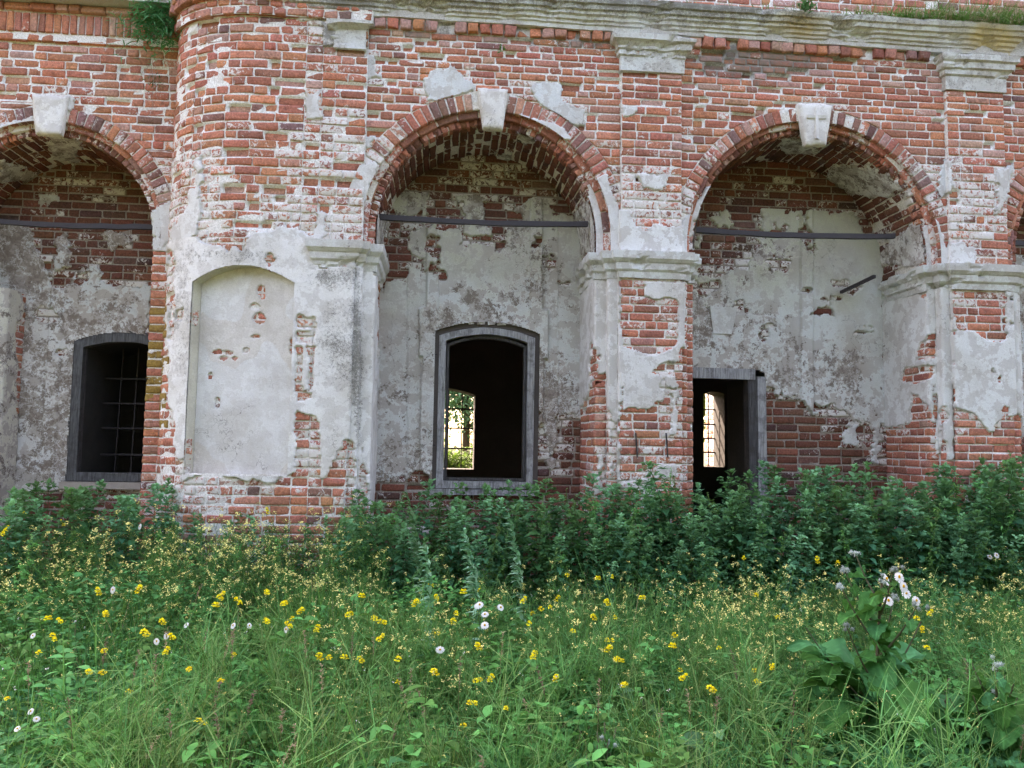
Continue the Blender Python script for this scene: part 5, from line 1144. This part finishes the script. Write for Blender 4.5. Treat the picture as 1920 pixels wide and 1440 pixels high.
def burdock(loc, top, seed, label, nleaf, H, spread=1.0, nb=8):
    r = np.random.default_rng(seed); root = thing('burdock', label, 'burdock', loc)
    tips = []
    v = Veg(); t = np.linspace(0, 1, 9); main = np.stack([.04*t**2*H, -.03*t, t*H*.95], -1); v.tube(main, .014, .006, (.20, .17, .11), 6)
    for k in range(9):
        f = .30+.075*k; A = r.uniform(0, 2*pi) if k > 3 else [2.9, .2, 3.6, .7][k]; L = (.50-.035*k)*spread*r.uniform(.8, 1.1); p0 = np.array([.04*f*f*H, -.03*f, f*H*.95]); tt = np.linspace(0, 1, 6)
        pts = p0+az(A, .75)*L*tt[:, None]*H+np.array([0, 0, .10])*tt[:, None]**2; v.tube(pts, .007, .003, (.17, .18, .11), 5); tips.append((pts, A))
    add('stem', v.mesh('stem'), root)
    lm = [burleaf(70+k) for k in range(4)]
    def leaf(p, A, e, L):
        o = add('leaf', lm[r.integers(0, 4)], root, p); o.scale = (L, L*r.uniform(.85, 1.1), L); o.rotation_euler = (r.normal(0, .25), -e, A)
    for k in range(nleaf):
        A = k*2.4+r.normal(0, .3); f = r.uniform(.05, .42); L = r.uniform(.22, .36)*spread; e = r.uniform(-.75, -.1) if sin(A) < .2 else r.uniform(.2, .8)
        p0 = np.array([0, 0, f*H]); pet = r.uniform(.10, .24)*spread; d = az(A, e+.3); leaf(p0+d*pet, A, e, L)
        vv = Veg(); vv.tube(np.stack([p0, p0+d*pet*.5+[0, 0, .01], p0+d*pet]), .006, .005, (.16, .20, .09), 5); add('petiole', vv.mesh('petiole'), root)
    for pts, A in tips:
        for f, L in ((.3, .15), (.75, .11), (.95, .07)):
            p0 = pts[int(f*5)]; leaf(p0, -1.57+r.normal(0, 1.5), r.uniform(-.9, .2), L*spread*r.uniform(.8, 1.2))
    for f, L in ((.36, .20), (.42, .19), (.50, .18), (.58, .16), (.68, .14), (.78, .11)):
        for s_ in range(2): leaf(np.array([.04*f*f*H, -.03*f, f*H*.95]), -1.57+r.normal(0, 1.3), r.uniform(-.8, .1), L*r.uniform(.85, 1.15))
    for pts, A in (tips+[(main, 0)])[::-1][:nb]:
        w = Veg(); n = r.integers(4, 8)
        for i in range(n):
            c = pts[-1]+r.normal(0, .017, 3)*np.array([1.2, 1.2, .8])+np.array([0, 0, .01]); w.ball(c, .0095, (.30, .37, .34), .06)
            m = 26; d = nrm(r.normal(0, 1, (m, 3))); w.leaves(c+d*.011, d, .006, .0012, (.46, .52, .52), ((0, 1), (1, .2)), droop=0)
        add('burr_cluster', w.mesh('burr_cluster'), root)
    return root
p = ground(1640, 1425, .05); burdock((p[0], p[1], gz(p[0], p[1])), None, 41, 'big burdock with broad leaves and grey burr clusters', 40, .98, .86)
p = ground(1860, 1440, .1); burdock((p[0], p[1], gz(p[0], p[1])), None, 42, 'burdock at the picture edge with very broad leaves', 16, .5, 1.0, 2)
p = ground(1130, 1500, .1); burdock((p[0], p[1], gz(p[0], p[1])), None, 43, 'small burdock with one pale burr head in the grass', 4, .34, .6, 1)
# dock leaves
def dock(px, py, L, label, seed):
    r = np.random.default_rng(seed); p = ground(px, py, .25); root = thing('dock_plant', label, 'plant', (p[0], p[1], gz(p[0], p[1])))
    for k in range(5):
        w = Veg(); A = k*1.3+r.normal(0, .3); w.leaves(np.array([[0, 0, .08+.05*k]]), az(np.array([A]), .75), L*r.uniform(.8, 1.1), L*.24, (.07, .18, .07), OV, droop=.5, fold=.2, wav=.06); add('leaf', w.mesh('leaf'), root)
    v = Veg(); v.tube(np.array([[0, 0, 0], [0, 0, .3]]), .006, .004, (.1, .15, .06)); add('stem', v.mesh('stem'), root)
dock(1200, 1300, .20, 'broad-leaved dock in the grass left of the burdock', 1); dock(650, 1335, .20, 'broad-leaved dock with bluish leaves in the near grass', 2); dock(1320, 1395, .24, 'dock with a tall rounded leaf at the lower edge', 3); dock(1600, 1035, .22, 'broad pale leaves at the front of the nettle bed', 4); dock(70, 905, .25, 'broad-leaved plant at the foot of the set-back wall', 5); dock(1835, 985, .22, 'broad leaves among the tall nettles near the end pier', 6)

# dry brown grass heads
def seedhead(seed, H=.6):
    r = np.random.default_rng(seed); v = Veg(); l = r.normal(0, .10, 2); t = np.linspace(0, 1, 7); ax = lambda f: np.stack([l[0]*np.asarray(f)**2, l[1]*np.asarray(f)**2, np.asarray(f)*H], -1)
    v.tube(ax(t), .0018, .001, (.30, .27, .14)); m = 46; f = r.uniform(.76, 1.0, m); B = np.stack([l[0]*f**2, l[1]*f**2, f*H], -1)
    v.leaves(B, az(r.uniform(0, 6.3, m), r.uniform(.3, 1.2, m)), .020, .003, (.30, .22, .16), LAN, droop=.2)
    return v.mesh('dry_grass_stalk')
sh = [seedhead(900+i) for i in range(4)]
for px, py in [(437, 1180), (400, 1185), (585, 1180), (290, 1235), (380, 1175), (450, 1290), (385, 1296), (525, 1325), (418, 1340), (790, 1275), (770, 1270), (935, 1190), (1045, 1250), (348, 1095), (305, 1180), (190, 1198), (1330, 1300), (1900, 1370), (1300, 1295), (700, 1190), (820, 1290), (240, 1225), (660, 1185), (495, 1410), (915, 1425), (610, 1250), (860, 1240), (1010, 1330), (1120, 1290), (1230, 1330), (150, 1300), (60, 1240), (330, 1330), (740, 1350), (1400, 1230), (1480, 1300), (1760, 1280), (1820, 1240), (250, 1380), (560, 1370)]:
    h = (.60-.22*(py-1180)/240)*random.uniform(.9, 1.1); p = ground(px, py, h); o = add('dry_grass_stalk', random.choice(sh), loc=(p[0], p[1], gz(p[0], p[1])), label='dry brown grass stalk with a seed head', cat='grass stalk', group='dry seeding grass stalks'); o.scale = (1, 1, h/.6); o.rotation_euler = (0, 0, random.uniform(0, 6.3))

BUR = ground(1640, 1425, .05)[:2]
# tussocks and leafy weeds
def tussock(seed):
    r = np.random.default_rng(seed); v = Veg(); n = 75; v.leaves(r.normal(0, .03, (n, 3))*np.array([1, 1, 0]), az(r.uniform(0, 6.3, n), r.uniform(.8, 1.5, n)), r.uniform(.22, .5, n), r.uniform(.002, .0045, n), np.where(r.random(n)[:, None] < .8, np.array([.06, .23, .05]), np.array([.15, .26, .08])), ((0, 1), (.3, 1), (.6, .8), (.85, .4), (1, .03)), droop=r.uniform(.05, .6, n)); return v.mesh('grass_tussock')
tus = [tussock(940+i) for i in range(4)]
TP = [(1085, 1400), (1120, 1385), (1060, 1430), (565, 1405), (600, 1430), (1240, 1425), (300, 1425), (60, 1405), (20, 1360), (1000, 1400), (760, 1420), (1420, 1330), (480, 1330), (150, 1380), (880, 1400), (1350, 1420), (1180, 1350), (950, 1330), (690, 1290), (230, 1330), (560, 1260), (1450, 1420), (20, 1260), (820, 1250), (1010, 1250), (1240, 1230), (330, 1270)]
for px, py in TP:
    p = ground(px, py+40, .12); o = add('grass_tussock', random.choice(tus), loc=(p[0], p[1], gz(p[0], p[1])), label='bright green grass tussock in the near meadow', cat='grass tussock', group='grass tussocks'); s_ = random.uniform(.7, 1.15); o.scale = (s_,)*3; o.rotation_euler = (0, 0, random.uniform(0, 6.3))
def weed(seed):
    r = np.random.default_rng(seed); v = Veg()
    for k in range(r.integers(4, 8)):
        A = r.uniform(0, 6.3); sp = r.uniform(.03, .14); h = r.uniform(.22, .42); ax = lambda f: np.stack([np.cos(A)*sp*f, np.sin(A)*sp*f, h*f], -1); t = np.linspace(0, 1, 4); v.tube(ax(t), .003, .0015, (.12, .24, .08))
        f = np.repeat(np.linspace(.25, 1, 8), 2); m = len(f); B = ax(f); v.leaves(B, az(r.uniform(0, 6.3, m), r.uniform(.1, .9, m)), r.uniform(.035, .075, m), r.uniform(.011, .022, m), np.array([.08, .30, .075])*r.uniform(.6, 1.3, (m, 1)), OV, droop=.4)
    return v.mesh('leafy_weed')
wd = [weed(960+i) for i in range(5)]
a = rows(-4.6, .6, -5.8, -1.9, 150, 9, lambda x, y: (y < -2.2-.4*np.clip(x+2, 0, 2)) | (x < -2.6))
scatter_obj('leafy_weed', wd, a[:, 0], a[:, 1], rng.uniform(.8, 1.5, len(a)), 1.0, 'low bright green leafy weed on the open side before the rounded pier', 'weed', 'leafy weeds before the rounded pier', .1)
a = rows(.6, 5.2, -5.6, -2.0, 130, 10, lambda x, y: vn(x*.7, y*.7, 5) > .4)
scatter_obj('leafy_weed', wd, a[:, 0], a[:, 1], rng.uniform(.7, 1.2, len(a)), 1.0, 'low green leafy weed in the grass round the burdock', 'weed', 'leafy weeds round the burdock', .1)

# grass and low leafy undergrowth (uncountable)
def patch(x, y, s, f): return vn(x*f, y*f, s)
def scatter(n, seed, y0=-6.6, y1=-.15):
    r = np.random.default_rng(seed); y = r.uniform(y0, y1, n); x = (r.uniform(-.72, .72, n)+.09)*(y+8.6); m = inview(x, y) & ~((x < -2.2) & (y > .6)); return x[m], y[m], r
def clear(x, y): return y < np.where(x < -2.95, .6, -.08)
x, y, r = scatter(46000, 1, -6.8, -.4); n = len(x)
keepg = ((x-BUR[0])**2/.36+(y-BUR[1])**2/.36 > 1); x = x[keepg]; y = y[keepg]; n = len(x); k = patch(x, y, 12, 1.3); hgt = (.12+.60*k*patch(x, y, 5, .9)+.12*r.random(n)**2)*(1+.35*(y > -3)); z = ground_z(x, y)
g = Veg(); A = r.uniform(0, 6.3, n); c1 = np.array([.055, .225, .052]); c2 = np.array([.125, .29, .065]); c3 = np.array([.03, .165, .06])
mixv = patch(x, y, 31, .9)[:, None]; cc = np.where(r.random(n)[:, None] < .65*mixv+.15, c2, np.where(r.random(n)[:, None] < .5, c1, c3)); cc = np.where(r.random(n)[:, None] < .08, np.array([.34, .29, .16]), cc)
g.leaves(np.stack([x, y, z-.01], -1), az(A, r.uniform(.75, 1.45, n)), hgt, r.uniform(.0018, .0042, n), cc, BLADE, droop=r.uniform(.05, .45, n), fold=.2)
add('grass', g.mesh('grass'), kind='stuff', label='long mixed meadow grass in front of the wall', cat='grass')
g = Veg(); x, y, r = scatter(74000, 2, -6.8, .5); m = clear(x, y); x = x[m]; y = y[m]; n = len(x); z = ground_z(x, y)
hh = (.03+.46*patch(x, y, 44, 1.5)**1.5*r.random(n)+.10*r.random(n))*(.75+.5*(y > -2.6))
dk = patch(x, y, 51, .8)[:, None]; cc = (np.array([.07, .29, .07])*dk+np.array([.026, .15, .06])*(1-dk))*r.uniform(.55, 1.4, (n, 1))
L = r.uniform(.022, .072, n); g.leaves(np.stack([x, y, z+hh], -1), az(r.uniform(0, 6.3, n), r.uniform(-.1, .9, n)), L, L*r.uniform(.18, .42, n), cc, LAN, droop=.3, fold=.25)
add('undergrowth', g.mesh('undergrowth'), kind='stuff', label='low leafy undergrowth between the herbs and grass', cat='undergrowth')
g = Veg(); x, y, r = scatter(2200, 3, -4.9, -.4); n = len(x); z = ground_z(x, y)   # scattered tiny blossoms
w = patch(x, y, 61, .8)*.6+patch(x, y, 62, 2.5)*.4+.05*(x > .2) > .55; x = x[w]; y = y[w]; z = z[w]; n = len(x); hh = r.uniform(.25, .5, n)
m = 4; B = np.repeat(np.stack([x, y, z+hh], -1), m, 0)+r.normal(0, .006, (n*m, 3)); g.leaves(B, az(r.uniform(0, 6.3, n*m), r.uniform(.2, 1, n*m)), .0068, .0034, np.where((np.repeat(r.random(n), m) < .12)[:, None], np.array([.8, .8, .76]), np.array([.78, .70, .26])), PET, droop=0)
B = np.stack([x, y, z+hh], -1); g.leaves(B, np.array([[0, 0, -1.0]])+r.normal(0, .12, (n, 3)), hh*.7, .0012, HER, ((0, 1), (1, 1)), droop=0, side=nrm(np.tile([1.0, .2, 0], (n, 1))))
add('small_blossoms', g.mesh('small_blossoms', M['petal']), kind='stuff', label='tiny pale yellow blossoms scattered through the meadow', cat='blossoms')

# plants rooted in the masonry
def tuft(name, label, p, n, L, up, color, seed, prof=LAN, w=.10, spread=.05):
    r = np.random.default_rng(seed); v = Veg(); b = np.tile(np.asarray(p, float)*0, (n, 1))+r.normal(0, spread, (n, 3))*np.array([1, .3, 1.0]); d = az(r.uniform(0, 6.3, n), r.uniform(up-.7, up+.7, n)); d[:, 1] = -np.abs(d[:, 1])
    v.leaves(b, d, L*r.uniform(.5, 1.2, n), L*w, color, prof, droop=.5); add(name, v.mesh(name), loc=p, label=label, cat='plant')
tuft('wall_plant', 'feathery green plant hanging in the corner by the rounded pier', P2(295, 40, .50), 900, .17, .2, (.07, .26, .10), 1, w=.05, spread=.15)
tuft('wall_plant', 'green plant tuft sprouting lower in the brick corner', P2(290, 158, .62), 40, .08, .4, (.10, .20, .07), 2, w=.07)
tuft('wall_plant', 'small green tuft growing on the cornice', P2(1510, 16, -.2), 60, .14, .6, (.09, .20, .08), 3, w=.08, spread=.04)
tuft('wall_plant', 'tiny green sprig in the brickwork above the plain keystone', P2(940, 92, -.02), 16, .05, .5, (.08, .2, .06), 4, w=.2, spread=.02)
tuft('wall_plant', 'pale dry roots dangling from a hole under the cornice', P2(800, 38, -.06), 30, .13, -1.0, (.38, .33, .30), 5, w=.015, spread=.02)
tuft('wall_plant', 'pale dry stalks trailing below the corner plant', P2(282, 120, .6), 14, .35, -1.1, (.45, .40, .34), 6, w=.008, spread=.03)
g = Veg(); r = np.random.default_rng(77); n = 11000; x = r.uniform(2.4, 7.6, n); k = np.clip((x-4.1)/1.8, .03, 1.2)*(.4+patch(x, x*0, 7, 2.1)); m = r.random(n) < k; x = x[m]; n = len(x); y = r.uniform(-.23, .10, n)
g.leaves(np.stack([x, y, 6.47+0*x], -1), az(r.uniform(0, 6.3, n), r.uniform(.5, 1.5, n)), r.uniform(.14, .48, n)*np.clip((x-3)/3, .4, 1), .005, np.where(r.random(n)[:, None] < .3, np.array([.35, .30, .2]), np.array([.13, .25, .07])), BLADE, droop=r.uniform(.1, .9, n))
add('ledge_grass', g.mesh('ledge_grass'), kind='stuff', label='grass growing along the top of the cornice', cat='grass')

# ------------------------------------------------------------------ beyond the far windows: sunlit trees and shrubs
def tree(name, label, loc, H, Rr, seed, color, n=6500, low=.25, L=.16):
    r = np.random.default_rng(seed); root = thing(name, label, 'tree' if H > 3 else 'shrub', loc, None)
    v = Veg(); t = np.linspace(0, 1, 6); v.tube(np.stack([.05*H*t**2*r.normal(), 0*t, t*H*.8], -1), H*.025, H*.006, (.12, .09, .06), 7)
    cl = []
    for k in range(12):
        A = r.uniform(0, 6.3); f = r.uniform(low+.1, .85); e = az(A, r.uniform(.2, .8))*Rr*r.uniform(.5, .9); p0 = np.array([0, 0, f*H*.8]); v.tube(np.stack([p0, p0+e*.5+[0, 0, .03*H], p0+e]), H*.009, H*.002, (.12, .09, .06), 4); cl.append(p0+e); cl.append(p0+e*.5)
    for k in range(8): cl.append(np.array([r.normal(0, Rr*.3), r.normal(0, Rr*.3), H*r.uniform(low, .95)]))
    add('trunk', v.mesh('trunk'), root)
    cl = np.array(cl); i = r.integers(0, len(cl), n); B = cl[i]+nrm(r.normal(0, 1, (n, 3)))*(r.random((n, 1))**.5)*Rr*.38
    w = Veg(); w.leaves(B, az(r.uniform(0, 6.3, n), r.uniform(-.8, .8, n)), L, L*.3, np.asarray(color)*r.uniform(.7, 1.3, (n, 1)), OV, droop=.4); add('crown', w.mesh('crown'), root)
tree('tree', 'leafy green tree seen through the far barred window', (1.0, 22, 0), 7.5, 2.6, 11, (.09, .20, .10), 9000)
tree('tree', 'lighter tree seen beyond the doorway window', (7.2, 14, 0), 8, 2.6, 12, (.20, .30, .07), 7000)
tree('tree', 'far pale tree behind the first one', (-2.2, 30, 0), 9, 3.4, 13, (.10, .20, .12), 7000)
tree('shrub', 'dark shrub close outside the far window', (.35, 9.0, 0), 1.75, .75, 14, (.07, .15, .03), 3500, .1, .09)
tree('shrub', 'dark shrub outside the far window, at its edge', (-.5, 8.9, 0), 1.6, .7, 15, (.07, .15, .03), 3000, .1, .09)
g = Veg(); r = np.random.default_rng(5); n = 9000; x = r.uniform(-4, 12, n); y = r.uniform(9.5, 18, n); g.leaves(np.stack([x, y, 0*x], -1), az(r.uniform(0, 6.3, n), r.uniform(.8, 1.5, n)), r.uniform(.5, 1.1, n), .012, (.22, .28, .07), BLADE, droop=.2); add('far_grass', g.mesh('far_grass'), kind='stuff', label='sunlit tall grass behind the building', cat='grass')

# unseen trees, added behind the viewpoint to block low sky from the niches
tr_ = Veg(); r = np.random.default_rng(31)
for k in range(22):
    x0, y0, H = -34+k*3.2+r.normal(0, .8), -22+r.normal(0, 2.0), r.uniform(12, 16); tr_.tube(np.array([[x0, y0, 0], [x0+.2, y0, H*.5], [x0, y0, H*.85]]), .22, .05, (.12, .09, .06), 6)
    n = 1000; p = nrm(r.normal(0, 1, (n, 3)))*(r.random((n, 1))**.4)*np.array([2.6, 2.4, H*.42])+np.array([x0, y0, H*.56]); tr_.leaves(p, az(r.uniform(0, 6.3, n), r.uniform(-.8, .8, n)), .75, .30, np.array([.045, .11, .035]), OV, droop=.3)
add('added_treeline', tr_.mesh('added_treeline'), kind='stuff', label='unseen line of leafy trees added behind the viewpoint to darken the niches', cat='trees')
